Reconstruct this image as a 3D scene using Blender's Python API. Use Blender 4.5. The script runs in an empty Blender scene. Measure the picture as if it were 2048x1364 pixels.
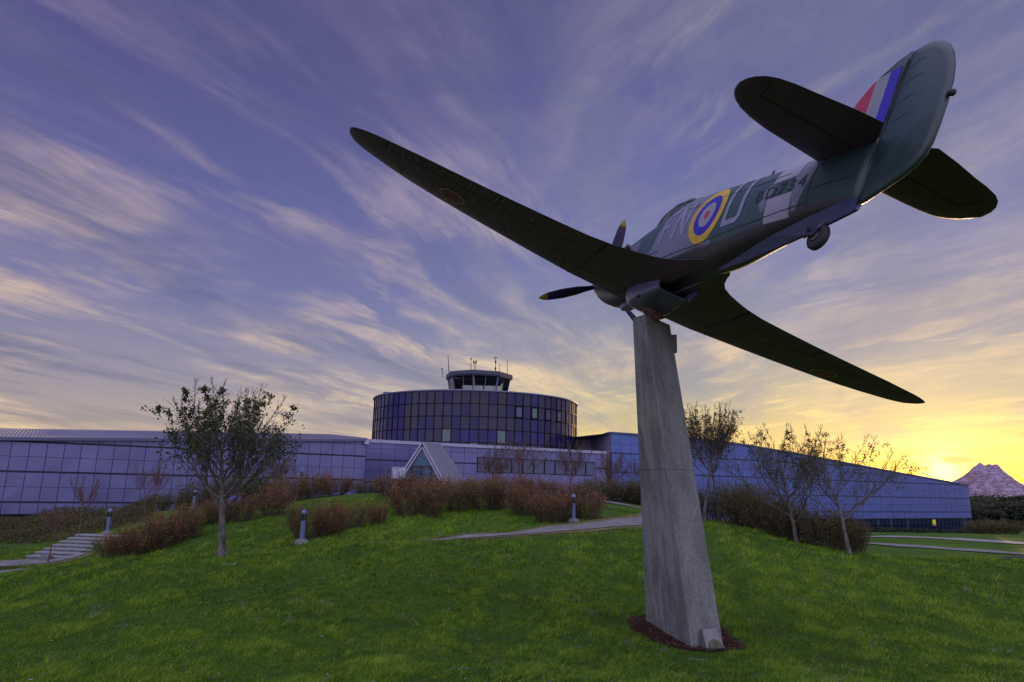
import bpy, bmesh, math, random
import numpy as np
from mathutils import Matrix, Vector

# ------------------------------------------------------------------ camera, world, sun, exposure
SC = bpy.context.scene
EZ = 2.55                                   # eye height above the foot of the pylon
M3 = np.array([[0.99971754, -0.02376652, 0.0],
               [-0.00485928, -0.20440107, -0.97887517],
               [0.02326446, 0.97859867, -0.20445882]])      # camera axes -> world (pitched up, slight roll)
F = 1371.0                                  # focal length in pixels of the 2048 px wide photograph
cam_d = bpy.data.cameras.new('camera')
cam = bpy.data.objects.new('camera', cam_d)
SC.collection.objects.link(cam)
cam_d.sensor_width = 36.0
cam_d.lens = 36.0 * F / 2048.0
cam_d.clip_start = 0.1
cam_d.clip_end = 30000
mm = Matrix([[*M3[0], 0], [*M3[1], 0], [*M3[2], EZ], [0, 0, 0, 1]])
cam.matrix_world = mm
SC.camera = cam
SC.view_settings.view_transform = 'Standard'
SC.view_settings.look = 'None'
SC.view_settings.exposure = 0.0
SC.view_settings.gamma = 1.0
SC.cycles.use_denoising = True
SC.cycles.max_bounces = 6
SC.cycles.transparent_max_bounces = 12

SUN_AZ = math.radians(32.0)
SUN_EL = math.radians(1.5)
SUN = Vector((math.sin(SUN_AZ) * math.cos(SUN_EL), math.cos(SUN_AZ) * math.cos(SUN_EL), math.sin(SUN_EL)))


class Nd:
    """tiny expression helper over a node tree"""
    def __init__(s, nt, sock): s.nt, s.s = nt, sock
    def _m(s, op, *a, clamp=False):
        n = s.nt.nodes.new('ShaderNodeMath'); n.operation = op; n.use_clamp = clamp
        for i, v in enumerate((s,) + a):
            if isinstance(v, Nd): s.nt.links.new(v.s, n.inputs[i])
            else: n.inputs[i].default_value = v
        return Nd(s.nt, n.outputs[0])
    def __add__(s, o): return s._m('ADD', o)
    def __sub__(s, o): return s._m('SUBTRACT', o)
    def __mul__(s, o): return s._m('MULTIPLY', o)
    def __truediv__(s, o): return s._m('DIVIDE', o)
    def pow(s, o): return s._m('POWER', o)
    def max(s, o): return s._m('MAXIMUM', o)
    def abs(s): return s._m('ABSOLUTE')
    def step(s, a, b, lo=0.0, hi=1.0):
        n = s.nt.nodes.new('ShaderNodeMapRange'); n.interpolation_type = 'SMOOTHSTEP'
        s.nt.links.new(s.s, n.inputs[0])
        for i, v in enumerate((a, b, lo, hi)): n.inputs[i + 1].default_value = v
        return Nd(s.nt, n.outputs[0])


def ramp(nt, fac, stops, interp='LINEAR'):
    n = nt.nodes.new('ShaderNodeValToRGB'); cr = n.color_ramp; cr.interpolation = interp
    while len(cr.elements) < len(stops): cr.elements.new(0.5)
    for e, (p, c) in zip(cr.elements, stops): e.position = p; e.color = (*c, 1)
    nt.links.new(fac.s if isinstance(fac, Nd) else fac, n.inputs[0])
    return n.outputs[0]


def mixc(nt, fac, a, b, mode='MIX'):
    n = nt.nodes.new('ShaderNodeMix'); n.data_type = 'RGBA'; n.blend_type = mode; n.clamp_factor = True
    for i, v in ((0, fac), (6, a), (7, b)):
        if isinstance(v, Nd): v = v.s
        if isinstance(v, bpy.types.NodeSocket): nt.links.new(v, n.inputs[i])
        elif isinstance(v, (int, float)): n.inputs[i].default_value = v
        else: n.inputs[i].default_value = (*v, 1)
    return n.outputs[2]


def noise(nt, vec, scale, detail=4, rough=0.55, dist=0.0, col=False):
    n = nt.nodes.new('ShaderNodeTexNoise'); n.inputs['Scale'].default_value = scale
    n.inputs['Detail'].default_value = detail; n.inputs['Roughness'].default_value = rough
    n.inputs['Distortion'].default_value = dist
    if vec is not None: nt.links.new(vec, n.inputs['Vector'])
    return n.outputs[1] if col else Nd(nt, n.outputs[0])


def combine(nt, x, y, z):
    n = nt.nodes.new('ShaderNodeCombineXYZ')
    for i, v in enumerate((x, y, z)):
        if isinstance(v, Nd): nt.links.new(v.s, n.inputs[i])
        else: n.inputs[i].default_value = v
    return n.outputs[0]


world = bpy.data.worlds.new('World'); SC.world = world; world.use_nodes = True
nt = world.node_tree; nt.nodes.clear()
tc = nt.nodes.new('ShaderNodeTexCoord')
sp = nt.nodes.new('ShaderNodeSeparateXYZ'); nt.links.new(tc.outputs['Generated'], sp.inputs[0])
X, Y, Z = (Nd(nt, sp.outputs[i]) for i in range(3))
g = X * SUN.x + Y * SUN.y + Z * SUN.z
sunw = (X * math.sin(SUN_AZ) + Y * math.cos(SUN_AZ)) / ((X * X + Y * Y) + 0.0001).pow(0.5)
wsun = sunw.step(0.70, 0.995)
zz = Z.max(0.0)
away = ramp(nt, zz, [(0, (.36, .26, .24)), (.07, (.35, .26, .27)), (.14, (.24, .20, .29)), (.24, (.135, .125, .30)),
                     (.38, (.092, .088, .265)), (.52, (.070, .063, .205)), (.75, (.05, .045, .155))])
near = ramp(nt, zz, [(0, (1.0, .44, .02)), (.03, (.80, .46, .04)), (.07, (.50, .37, .11)), (.12, (.31, .28, .20)),
                     (.20, (.22, .215, .29)), (.30, (.14, .145, .33)), (.45, (.088, .088, .285)), (.62, (.062, .058, .21))])
base = mixc(nt, wsun, away, near)
# cirrus: streaks fanning out of the sunset
den = zz + 0.10
px_, py_ = X / den, Y / den
warp = noise(nt, combine(nt, px_, py_, 0.0), 0.7, 3, .5)
warp2 = noise(nt, combine(nt, px_, py_, 7.0), 0.8, 3, .5)


def streak(ang, along, across, z, dist=0.6):
    ca, sa = math.cos(ang), math.sin(ang)
    wx = px_ + (warp - 0.5) * .45; wy = py_ + (warp2 - 0.5) * .45
    u = wx * sa + wy * ca; v = wx * ca - wy * sa
    return noise(nt, combine(nt, u * along, v * across, z), 1.0, 9, .62, dist)


c1 = streak(math.radians(22), 0.55, 1.7, 3.1, .25)
c2 = streak(math.radians(-30), 0.60, 2.2, 11.3, .25)
c3 = streak(math.radians(28), 1.2, 4.2, 5.7, .3)
c4 = streak(math.radians(-24), 1.5, 4.6, 9.2, .5)
big = noise(nt, combine(nt, px_, py_, 2.0), 0.8, 4, .55)
rt_ = sunw.step(.84, .97)
lf_ = Nd(nt, rt_.s) * -1.0 + 1.0
cl = (c1.step(.42, .70) * .95 * big.step(.38, .60) + c3.step(.45, .70) * .75 * big.step(.36, .58)) * (lf_ * .8 + .2) + (c2.step(.42, .68) * .9 + c4.step(.48, .66) * .7) * rt_ * big.step(.66, .40, .35, 1.0)
fine = noise(nt, combine(nt, px_, py_, 4.0), 9.0, 4, .6)
cl = cl * fine.step(.25, .6, .7, 1.0)
cl = cl * zz.step(0.0, .05) * zz.step(.85, .45, .15, 1.0)
ccol = mixc(nt, zz.step(.04, .50), (.74, .53, .34), (.26, .20, .33))
ccol = mixc(nt, wsun, ccol, mixc(nt, zz.step(.01, .30), (1.0, .66, .15), (.36, .30, .34)))
sky = mixc(nt, cl._m('MINIMUM', 1.0), base, ccol)
# darker bands in between the bright streaks
gaps = streak(math.radians(24), 0.40, 1.5, 21.0, .25).step(.46, .66) * zz.step(.02, .10) * .6
sky = mixc(nt, gaps, sky, mixc(nt, wsun, (.062, .062, .19), (.15, .15, .25)))
# low dark cloud bars beside the sunset and on the right horizon
az = X._m('ARCTAN2', Y)
azn = noise(nt, combine(nt, az * 30.0, Z * 120.0, 0), 1.0, 4, .6)


def bar(a, e, ra, re, soft=1.0):
    da = (az - a) / ra; de = (Z - e + (azn - 0.5) * re * .8) / re
    return (da * da + de * de).step(1.0, .25 * soft)


EL0 = lambda el: math.sin(math.radians(el))
bars = bar(math.radians(32.9), .0415, .022, .0052).max(bar(math.radians(30.2), .031, .021, .0035))
bars = bars.max(bar(math.radians(38.0), .026, .040, .0125)).max(bar(math.radians(38.8), .070, .045, .006) * .7)
# sunset glow
gl = g.max(0.0)
glow = gl.pow(120.0) * .06 + gl.pow(900.0) * .40 + gl.pow(6000.0) * 2.2
glc = nt.nodes.new('ShaderNodeMixRGB'); glc.blend_type = 'ADD'; glc.inputs[0].default_value = 1
gm = mixc(nt, 1.0, (1.0, .72, .22), combine(nt, glow, glow, glow), 'MULTIPLY')
nt.links.new(sky, glc.inputs[1]); nt.links.new(gm, glc.inputs[2])
sky = glc.outputs[0]
sky = mixc(nt, bars * .93, sky, (.30, .15, .10))
# sky behind the camera and overhead, out of view, brightened to fill the foreground
beh = Y.step(.10, -.45)
beh = beh.max(Z.step(.72, .97) * .8)
sky = mixc(nt, beh, sky, mixc(nt, zz.step(.0, .5), (.80, .74, 1.05), (1.0, .98, 1.40)))
below = Z.step(-.005, -.03)
sky = mixc(nt, below, sky, (.05, .06, .05))
bg = nt.nodes.new('ShaderNodeBackground'); nt.links.new(sky, bg.inputs[0]); bg.inputs[1].default_value = 1.0
st = nt.nodes.new('ShaderNodeTexSky'); st.sky_type = 'NISHITA'; st.sun_disc = False
st.sun_elevation = SUN_EL; st.sun_rotation = SUN_AZ; st.air_density = 0.7; st.dust_density = 0.3
bg2 = nt.nodes.new('ShaderNodeBackground'); nt.links.new(st.outputs[0], bg2.inputs[0]); bg2.inputs[1].default_value = 0.05
ad = nt.nodes.new('ShaderNodeAddShader'); nt.links.new(bg.outputs[0], ad.inputs[0]); nt.links.new(bg2.outputs[0], ad.inputs[1])
wo = nt.nodes.new('ShaderNodeOutputWorld'); nt.links.new(ad.outputs[0], wo.inputs[0])

sl = bpy.data.lights.new('sun', 'SUN'); sl.energy = 2.0; sl.angle = math.radians(0.5); sl.color = (1.0, .62, .30)
so = bpy.data.objects.new('sun', sl); SC.collection.objects.link(so)
so.rotation_euler = SUN.to_track_quat('Z', 'Y').to_euler()

# ------------------------------------------------------------------ helpers
rnd = random.Random(5)
COL = SC.collection


def ray(px, py):
    r = M3 @ np.array([(px - 1024) / F, -(py - 682) / F, -1.0])
    return r / r[1]


def at(px, py, Yd):
    r = ray(px, py) * Yd
    return Vector((r[0], r[1], r[2] + EZ))


def hor(px): return 944.0 + (px / 1024.0) * 24.5


def zat(px, py, Yd): return at(px, py, Yd).z


class MB:
    def __init__(s): s.v, s.f, s.mi = [], [], []
    def add(s, vs, fs, m=0):
        o = len(s.v); s.v += [tuple(x) for x in vs]
        s.f += [tuple(i + o for i in f) for f in fs]; s.mi += [m] * len(fs)
    def quad(s, a, b, c, d, m=0): s.add([a, b, c, d], [(0, 1, 2, 3)], m)
    def box(s, c, size, rz=0.0, m=0, mat=None):
        sx, sy, sz = size[0] / 2, size[1] / 2, size[2] / 2
        vs = [(x * sx, y * sy, z * sz) for z in (-1, 1) for y in (-1, 1) for x in (-1, 1)]
        if mat is None: mat = Matrix.Translation(Vector(c)) @ Matrix.Rotation(rz, 4, 'Z')
        s.add([mat @ Vector(v) for v in vs], [(0, 2, 3, 1), (4, 5, 7, 6), (0, 1, 5, 4), (2, 6, 7, 3), (0, 4, 6, 2), (1, 3, 7, 5)], m)
    def beam(s, a, b, w, h, m=0, up=(0, 0, 1)):
        a, b = Vector(a), Vector(b); d = (b - a); L = d.length; d.normalize()
        sd = d.cross(Vector(up))
        if sd.length < 1e-5: sd = Vector((1, 0, 0))
        sd.normalize(); u = sd.cross(d)
        vs = [p + sd * x * w / 2 + u * y * h / 2 for p in (a, b) for x, y in ((-1, -1), (1, -1), (1, 1), (-1, 1))]
        s.add(vs, [(3, 2, 1, 0), (4, 5, 6, 7), (0, 1, 5, 4), (1, 2, 6, 5), (2, 3, 7, 6), (3, 0, 4, 7)], m)
    def tube(s, pts, rad, n=6, m=0, cap=True):
        pts = [Vector(p) for p in pts]; o = len(s.v); N = len(pts)
        ref = None
        for i, p in enumerate(pts):
            d = (pts[min(i + 1, N - 1)] - pts[max(i - 1, 0)])
            if d.length < 1e-7: d = Vector((0, 0, 1))
            d.normalize()
            if ref is None:
                ref = d.orthogonal().normalized()
            else:
                ref = ref - d * ref.dot(d)
                ref = ref.normalized() if ref.length > 1e-6 else d.orthogonal().normalized()
            b = d.cross(ref); r = rad[i] if hasattr(rad, '__len__') else rad
            for k in range(n):
                a = 2 * math.pi * k / n
                q = p + (ref * math.cos(a) + b * math.sin(a)) * r
                s.v.append((q.x, q.y, q.z))
        for i in range(N - 1):
            for k in range(n):
                s.f.append((o + i * n + k, o + i * n + (k + 1) % n, o + (i + 1) * n + (k + 1) % n, o + (i + 1) * n + k)); s.mi.append(m)
        if cap:
            s.f.append(tuple(o + k for k in range(n))[::-1]); s.mi.append(m)
            s.f.append(tuple(o + (N - 1) * n + k for k in range(n))); s.mi.append(m)
    def lathe(s, prof, c=(0, 0, 0), n=20, m=0):
        o = len(s.v)
        for r, z in prof:
            for k in range(n):
                a = 2 * math.pi * k / n; s.v.append((c[0] + r * math.cos(a), c[1] + r * math.sin(a), c[2] + z))
        for i in range(len(prof) - 1):
            for k in range(n):
                s.f.append((o + i * n + k, o + i * n + (k + 1) % n, o + (i + 1) * n + (k + 1) % n, o + (i + 1) * n + k)); s.mi.append(m)
        s.f.append(tuple(o + k for k in range(n))[::-1]); s.mi.append(m)
        s.f.append(tuple(o + (len(prof) - 1) * n + k for k in range(n))); s.mi.append(m)
    def loft(s, rings, m=0, closed=True, caps=True):
        o = len(s.v); n = len(rings[0])
        for r in rings: s.v += [tuple(p) for p in r]
        for i in range(len(rings) - 1):
            for k in range(n if closed else n - 1):
                s.f.append((o + i * n + k, o + i * n + (k + 1) % n, o + (i + 1) * n + (k + 1) % n, o + (i + 1) * n + k)); s.mi.append(m)
        if caps:
            s.f.append(tuple(o + k for k in range(n))[::-1]); s.mi.append(m)
            s.f.append(tuple(o + (len(rings) - 1) * n + k for k in range(n))); s.mi.append(m)
    def prism(s, poly, off, m=0):
        """poly: list of 3D points, off: extrusion vector"""
        n = len(poly); a = [Vector(p) for p in poly]; b = [p + Vector(off) for p in a]
        s.add(a + b, [tuple(range(n))[::-1], tuple(range(n, 2 * n))] + [(i, (i + 1) % n, n + (i + 1) % n, n + i) for i in range(n)], m)
    def build(s, name, mats, parent=None, smooth=False, bevel=0, recalc=False, sub=0):
        me = bpy.data.meshes.new(name); me.from_pydata(s.v, [], s.f)
        for mt in (mats if isinstance(mats, (list, tuple)) else [mats]): me.materials.append(mt)
        me.polygons.foreach_set('material_index', s.mi)
        if smooth: me.polygons.foreach_set('use_smooth', [True] * len(me.polygons))
        if recalc:
            bm = bmesh.new(); bm.from_mesh(me); bmesh.ops.recalc_face_normals(bm, faces=bm.faces); bm.to_mesh(me); bm.free()
        me.update()
        return link(name, me, parent, bevel, sub)


def link(name, me, parent=None, bevel=0, sub=0):
    o = bpy.data.objects.new(name, me); COL.objects.link(o)
    if parent is not None: o.parent = parent
    if sub:
        md = o.modifiers.new('sub', 'SUBSURF'); md.levels = sub; md.render_levels = sub
    if bevel:
        md = o.modifiers.new('bevel', 'BEVEL'); md.width = bevel; md.segments = 2; md.limit_method = 'ANGLE'
    return o


def tag(o, label=None, cat=None, group=None, kind=None):
    for k, v in (('label', label), ('category', cat), ('group', group), ('kind', kind)):
        if v: o[k] = v
    return o


def empty(name, loc, label, cat, group=None, rz=0.0):
    o = bpy.data.objects.new(name, None); COL.objects.link(o); o.location = loc; o.rotation_euler = (0, 0, rz)
    o.empty_display_size = .2
    return tag(o, label, cat, group)


def copy_tree(o, parent=None):
    c = o.copy(); COL.objects.link(c)
    if parent is not None: c.parent = parent
    for ch in [x for x in bpy.data.objects if x.parent == o]: copy_tree(ch, c)
    return c


def bigmesh(name, V, Fc, mats, mi=None, tint=None, parent=None, smooth=False):
    """numpy mesh: V (n,3), Fc (m,k) same-size faces"""
    me = bpy.data.meshes.new(name); k = Fc.shape[1]
    me.vertices.add(len(V)); me.vertices.foreach_set('co', V.astype(np.float32).ravel())
    me.loops.add(Fc.size); me.loops.foreach_set('vertex_index', Fc.astype(np.int32).ravel())
    me.polygons.add(len(Fc)); me.polygons.foreach_set('loop_start', np.arange(0, Fc.size, k, dtype=np.int32))
    me.polygons.foreach_set('loop_total', np.full(len(Fc), k, dtype=np.int32))
    if mi is not None: me.polygons.foreach_set('material_index', mi.astype(np.int32))
    for mt in (mats if isinstance(mats, (list, tuple)) else [mats]): me.materials.append(mt)
    if tint is not None:
        at_ = me.attributes.new('tint', 'FLOAT', 'POINT'); at_.data.foreach_set('value', tint.astype(np.float32))
    if smooth: me.polygons.foreach_set('use_smooth', np.ones(len(Fc), dtype=bool))
    me.update(calc_edges=True)
    return link(name, me, parent)


# ------------------------------------------------------------------ materials
MATS = {}


def mat(name, col, rough=.6, metal=0.0, spec=.5, var=0.0, vscale=3.0, bump=0.0, bscale=20.0, col2=None, emit=None, coords='Object', stretch=None):
    if name in MATS: return MATS[name]
    m = bpy.data.materials.new(name); m.use_nodes = True; nt = m.node_tree; b = nt.nodes['Principled BSDF']
    b.inputs['Roughness'].default_value = rough; b.inputs['Metallic'].default_value = metal
    b.inputs['Specular IOR Level'].default_value = spec; b.inputs['Base Color'].default_value = (*col, 1)
    if emit:
        b.inputs['Emission Color'].default_value = (*emit[:3], 1); b.inputs['Emission Strength'].default_value = emit[3]
    tcn = nt.nodes.new('ShaderNodeTexCoord'); vec = tcn.outputs[coords]
    if stretch:
        mp = nt.nodes.new('ShaderNodeMapping'); mp.inputs['Scale'].default_value = stretch; nt.links.new(vec, mp.inputs[0]); vec = mp.outputs[0]
    if var or col2:
        n = noise(nt, vec, vscale, 6, .6)
        c2 = col2 if col2 else tuple(c * (1 - var) for c in col)
        hi = col if col2 else tuple(min(1, c * (1 + var)) for c in col)
        nt.links.new(mixc(nt, n.step(.32, .68), c2, hi), b.inputs['Base Color'])
    if bump:
        bn = nt.nodes.new('ShaderNodeBump'); bn.inputs['Strength'].default_value = bump; bn.inputs['Distance'].default_value = .02
        nt.links.new(noise(nt, vec, bscale, 5, .6).s, bn.inputs['Height']); nt.links.new(bn.outputs[0], b.inputs['Normal'])
    MATS[name] = m
    return m


def leafmat(name, stops, rough=.6, trans=.25, alt=None):
    m = bpy.data.materials.new(name); m.use_nodes = True; nt = m.node_tree; b = nt.nodes['Principled BSDF']
    a = nt.nodes.new('ShaderNodeAttribute'); a.attribute_name = 'tint'
    c = ramp(nt, a.outputs['Fac'], stops)
    if alt:
        oi = nt.nodes.new('ShaderNodeObjectInfo'); rn = Nd(nt, oi.outputs['Random'])
        c = mixc(nt, rn.step(.35, 1.0) * .8, c, ramp(nt, a.outputs['Fac'], alt))
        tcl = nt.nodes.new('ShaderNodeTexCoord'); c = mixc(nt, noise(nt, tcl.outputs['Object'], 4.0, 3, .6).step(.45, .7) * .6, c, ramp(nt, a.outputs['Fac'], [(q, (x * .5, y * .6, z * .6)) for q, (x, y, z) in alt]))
    nt.links.new(c, b.inputs['Base Color']); b.inputs['Roughness'].default_value = rough
    b.inputs['Specular IOR Level'].default_value = .25
    tr = nt.nodes.new('ShaderNodeBsdfTranslucent'); nt.links.new(c, tr.inputs[0])
    mx = nt.nodes.new('ShaderNodeMixShader'); mx.inputs[0].default_value = trans
    nt.links.new(b.outputs[0], mx.inputs[1]); nt.links.new(tr.outputs[0], mx.inputs[2])
    nt.links.new(mx.outputs[0], nt.nodes['Material Output'].inputs[0])
    return m


# ------------------------------------------------------------------ terrain
CP = []   # (u, Y, z)


def P(px, py, Yd):
    r = ray(px, py); CP.append((r[0], Yd, r[2] * Yd + EZ))


def H(px, Yd, z):
    r = ray(px, hor(px)); CP.append((r[0], Yd, z + EZ))


for x in (-150, 450, 1024, 1500, 2200): P(x, 1364, 7.8)
for a in ((-200, 12, -2.6), (0, 12, -2.5), (0, 17, -2.95), (700, 12, -2.45), (700, 17, -2.35), (1100, 12, -2.5), (1100, 18, -2.25),
          (1100, 23, -1.98), (1700, 12, -2.52), (1700, 18, -2.45), (2048, 12, -2.45), (2048, 18, -2.4), (2300, 24, -2.4), (2300, 45, -3.6),
          (0, 45, -3.6), (0, 53, -3.9), (-250, 30, -3.5), (-250, 50, -3.9), (300, 50, -3.4), (740, 45, -1.3), (740, 58, -3.0), (728, 70, -3.6), (1000, 50, -1.8),
          (1000, 65, -3.2), (1250, 60, -2.8), (1250, 88, -5), (1440, 40, -2.3), (1440, 60, -4.2), (1440, 95, -5.5), (1600, 36, -3.0),
          (1700, 34, -3.2), (1700, 115, -6.2), (1938, 131, -6.8), (2300, 100, -5.4), (400, 62, -3.7), (560, 64, -3.6)):
    H(*a)
for a in ((0, 1150, 22.5), (0, 1128, 26.5), (0, 1108, 30.5), (0, 1092, 35), (100, 1119, 28.5), (205, 1070, 31.0), (260, 1066, 33.5), (120, 1092, 34),
          (180, 1126, 23.6), (240, 1121, 22.4), (330, 1117, 20.8), (424, 1114, 19.4), (200, 1129, 26.4), (260, 1128, 24.6), (340, 1126, 23.2), (300, 1109, 26.6), (400, 1080, 27), (500, 1052, 29), (515, 1030, 32), (300, 1025, 40),
          (600, 1096, 20.5), (600, 1104, 21.8), (603, 1089, 24), (430, 1123, 21.4), (560, 1070, 26.5), (700, 1012, 31.5), (740, 987, 37), (850, 1047, 28), (820, 1086, 22.0), (820, 1086.5, 23.6), (850, 1076, 26.2), (720, 1091, 21.2), (720, 1095, 22.7),
          (1000, 1036, 29.5), (1000, 1066, 26.3), (1000, 1075, 24.6), (920, 1073, 25.4), (920, 1079, 23.9), (1147, 1043, 28.6), (1150, 1051, 27.7), (1150, 1066, 25.9), (1290, 1052, 28.6), (1290, 1037, 30.8),
          (1285, 1019, 36), (1200, 1004, 40), (1250, 1005, 43), (1408, 1047, 30), (1440, 1043, 30.5), (1510, 1062, 28), (1593, 1086, 26.5),
          (1698, 1109, 24.5), (1750, 1117, 23.6), (1900, 1121, 24), (2048, 1125, 24), (1745, 1090, 46.5), (2048, 1112, 41), (1900, 1113, 38),
          (1745, 1074, 61), (2048, 1088, 55), (1745, 1067, 88), (1938, 1067, 98), (2048, 1069, 94), (1383, 1300, 11.7), (1292, 1249, 13.6),
          (1448, 1293, 12.1), (900, 1000, 36), (1040, 985, 38)):
    P(*a)
CP = np.array(CP)
FS = np.stack([CP[:, 0] * 2.6, np.log(CP[:, 1] + 2.0) * 1.6], 1)


def phi(r2): return np.where(r2 > 1e-12, 0.5 * r2 * np.log(np.maximum(r2, 1e-12)), 0.0)


def tps_fit(Pn, z, lam=2e-3):
    n = len(Pn); K = phi(((Pn[:, None] - Pn[None]) ** 2).sum(-1)) + lam * np.eye(n)
    A = np.hstack([np.ones((n, 1)), Pn]); L = np.zeros((n + 3, n + 3)); L[:n, :n] = K; L[:n, n:] = A; L[n:, :n] = A.T
    return np.linalg.solve(L, np.concatenate([z, np.zeros(3)]))


WT = tps_fit(FS, CP[:, 2])


def ground(x, y):
    x = np.atleast_1d(np.asarray(x, float)); y = np.atleast_1d(np.asarray(y, float))
    yc = np.clip(y, 6.5, 130.0); u = np.clip(x / np.maximum(yc, 6.5), -1.05, 1.05)
    q = np.stack([u * 2.6, np.log(yc + 2.0) * 1.6], 1)
    out = np.empty(len(q))
    for i in range(0, len(q), 20000):
        qq = q[i:i + 20000]
        out[i:i + 20000] = phi(((qq[:, None] - FS[None]) ** 2).sum(-1)) @ WT[:-3] + WT[-3] + qq @ WT[-2:]
    t = np.clip((y - 1.0) / 6.0, 0, 1); t = t * t * (3 - 2 * t)
    out = out * t + (EZ - 1.7) * (1 - t)
    t = np.clip((y - 110) / 60.0, 0, 1); out = out * (1 - t) + (EZ - 7.2) * t
    # gentle natural unevenness
    out += .018 * np.sin(x * 1.7 + np.sin(y * .9) * 1.3) + .015 * np.sin(y * 2.3 + x * .6)
    return out


def gz(x, y): return float(ground(x, y)[0])


def onground(px, py, Yd, dz=0.0):
    p = at(px, py, Yd); return Vector((p.x, p.y, gz(p.x, p.y) + dz))


def grid_lines(lo, hi, fine, n_out, far):
    a = np.arange(lo, hi, fine)
    up = hi + np.geomspace(fine, far, n_out); dn = lo - np.geomspace(fine, far, n_out)[::-1]
    return np.concatenate([dn, a, up])


gx = grid_lines(-40, 60, .35, 34, 9000)
gy = np.concatenate([-np.geomspace(1, 400, 14)[::-1], np.arange(0, 62, .35), 62 + np.geomspace(.4, 60, 60), 122 + np.geomspace(2, 12000, 30)])
GX, GY = np.meshgrid(gx, gy); GZv = ground(GX.ravel(), GY.ravel())
nx, ny = len(gx), len(gy)
V = np.stack([GX.ravel(), GY.ravel(), GZv], 1)
ii = (np.arange(ny - 1)[:, None] * nx + np.arange(nx - 1)[None]).ravel()
Fc = np.stack([ii, ii + 1, ii + 1 + nx, ii + nx], 1)

gm_ = bpy.data.materials.new('lawn'); gm_.use_nodes = True; nt = gm_.node_tree; b = nt.nodes['Principled BSDF']
geo = nt.nodes.new('ShaderNodeNewGeometry'); pos = geo.outputs['Position']
n1 = noise(nt, pos, .35, 4, .6); n2 = noise(nt, pos, 3.0, 5, .65); n3 = noise(nt, pos, 22.0, 4, .7)
c = mixc(nt, n1.step(.35, .65), (.035, .085, .006), (.07, .145, .010))
c = mixc(nt, n2.step(.35, .75) * .7, c, (.10, .16, .02))
c = mixc(nt, n3.step(.45, .75) * .5, c, (.02, .045, .006))
c = mixc(nt, noise(nt, pos, .8, 6, .7).step(.60, .80) * .5, c, (.13, .14, .10))
nt.links.new(c, b.inputs['Base Color']); b.inputs['Roughness'].default_value = .9; b.inputs['Specular IOR Level'].default_value = .15
bn = nt.nodes.new('ShaderNodeBump'); bn.inputs['Strength'].default_value = .9; bn.inputs['Distance'].default_value = .06
nt.links.new((n3 * .6 + n2).s, bn.inputs['Height']); nt.links.new(bn.outputs[0], b.inputs['Normal'])
tag(bigmesh('ground', V, Fc, gm_, smooth=True), kind='structure')

# ------------------------------------------------------------------ paths and road
m_path = mat('asphalt_path', (.20, .19, .19), .75, var=.25, vscale=2.5, bump=.5, bscale=60, spec=.3)
m_road = mat('road', (.26, .25, .25), .7, var=.2, vscale=1.0, bump=.3, bscale=40, spec=.3)
m_verge = mat('bare_earth', (.20, .13, .06), .95, var=.35, vscale=4.0, bump=.7, bscale=30, col2=(.11, .12, .03))


def chaikin(pts, k=3):
    pts = [Vector(p) for p in pts]
    for _ in range(k):
        q = [pts[0]]
        for a, b_ in zip(pts, pts[1:]): q += [a * .75 + b_ * .25, a * .25 + b_ * .75]
        pts = q + [pts[-1]]
    return pts


def ribbon(name, pts, w, m, dz, nseg=6):
    pts = chaikin([Vector((p[0], p[1], 0)) for p in pts]); res = [pts[0]]
    for a, b_ in zip(pts, pts[1:]):
        n = max(1, int((b_ - a).length / .4))
        res += [a.lerp(b_, (i + 1) / n) for i in range(n)]
    pts = res; mb = MB(); rows = []
    xs, ys = [], []
    for i, p in enumerate(pts):
        d = (pts[min(i + 1, len(pts) - 1)] - pts[max(i - 1, 0)]).normalized(); s_ = Vector((d.y, -d.x, 0))
        ww = w(p) if callable(w) else (w[0] + (w[1] - w[0]) * i / (len(pts) - 1) if hasattr(w, '__len__') else w)
        for k in range(nseg + 1):
            q = p + s_ * ww * (k / nseg - .5); xs.append(q.x); ys.append(q.y)
    zs = ground(xs, ys)
    n = nseg + 1; vs = [(x, y, z + dz) for x, y, z in zip(xs, ys, zs)]
    fs = [(i * n + k, i * n + k + 1, (i + 1) * n + k + 1, (i + 1) * n + k) for i in range(len(pts) - 1) for k in range(nseg)]
    mb.add(vs, fs)
    o = mb.build(name, m, smooth=True); return o, pts


def A2(px, py, Yd): p = at(px, py, Yd); return (p.x, p.y)


main_path = [A2(770, 1088, 23.3), A2(820, 1084, 23.8), A2(920, 1077, 24.7), A2(1000, 1071, 25.5), A2(1150, 1058, 26.9), A2(1290, 1043, 29.8),
             A2(1345, 1030, 32.5), A2(1345, 1020, 35), A2(1290, 1012, 37.5), A2(1200, 1002, 40), A2(1100, 1000, 42), A2(1000, 1000, 44)]
tag(ribbon('path_verge', main_path, lambda p: float(np.interp(p.x, [-4.5, -1.0, 3.0, 6.5], [.9, 1.3, 1.8, 2.3])), m_verge, .022)[0], kind='structure')
o, PATH = ribbon('path', main_path, lambda p: float(np.interp(p.x, [-4.5, -1.0, 3.0, 6.5], [.8, .85, 1.05, 1.45])), m_path, .045); tag(o, kind='structure')
left_path = [A2(-260, 1150, 24.5), A2(-80, 1143, 25.5), A2(0, 1137, 26), A2(60, 1124, 27.3), A2(120, 1116, 28.7)]
tag(ribbon('path_verge', left_path, 3.2, m_verge, .022)[0], kind='structure')
o, PATH2 = ribbon('path', left_path, (2.0, 2.4), m_path, .045); tag(o, kind='structure')
o, PATH3 = ribbon('path', [A2(-300, 1185, 21.5), A2(-60, 1158, 23), A2(30, 1150, 23.5), A2(110, 1138, 24.6)], .7, m_path, .04); tag(o, kind='structure')
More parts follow.
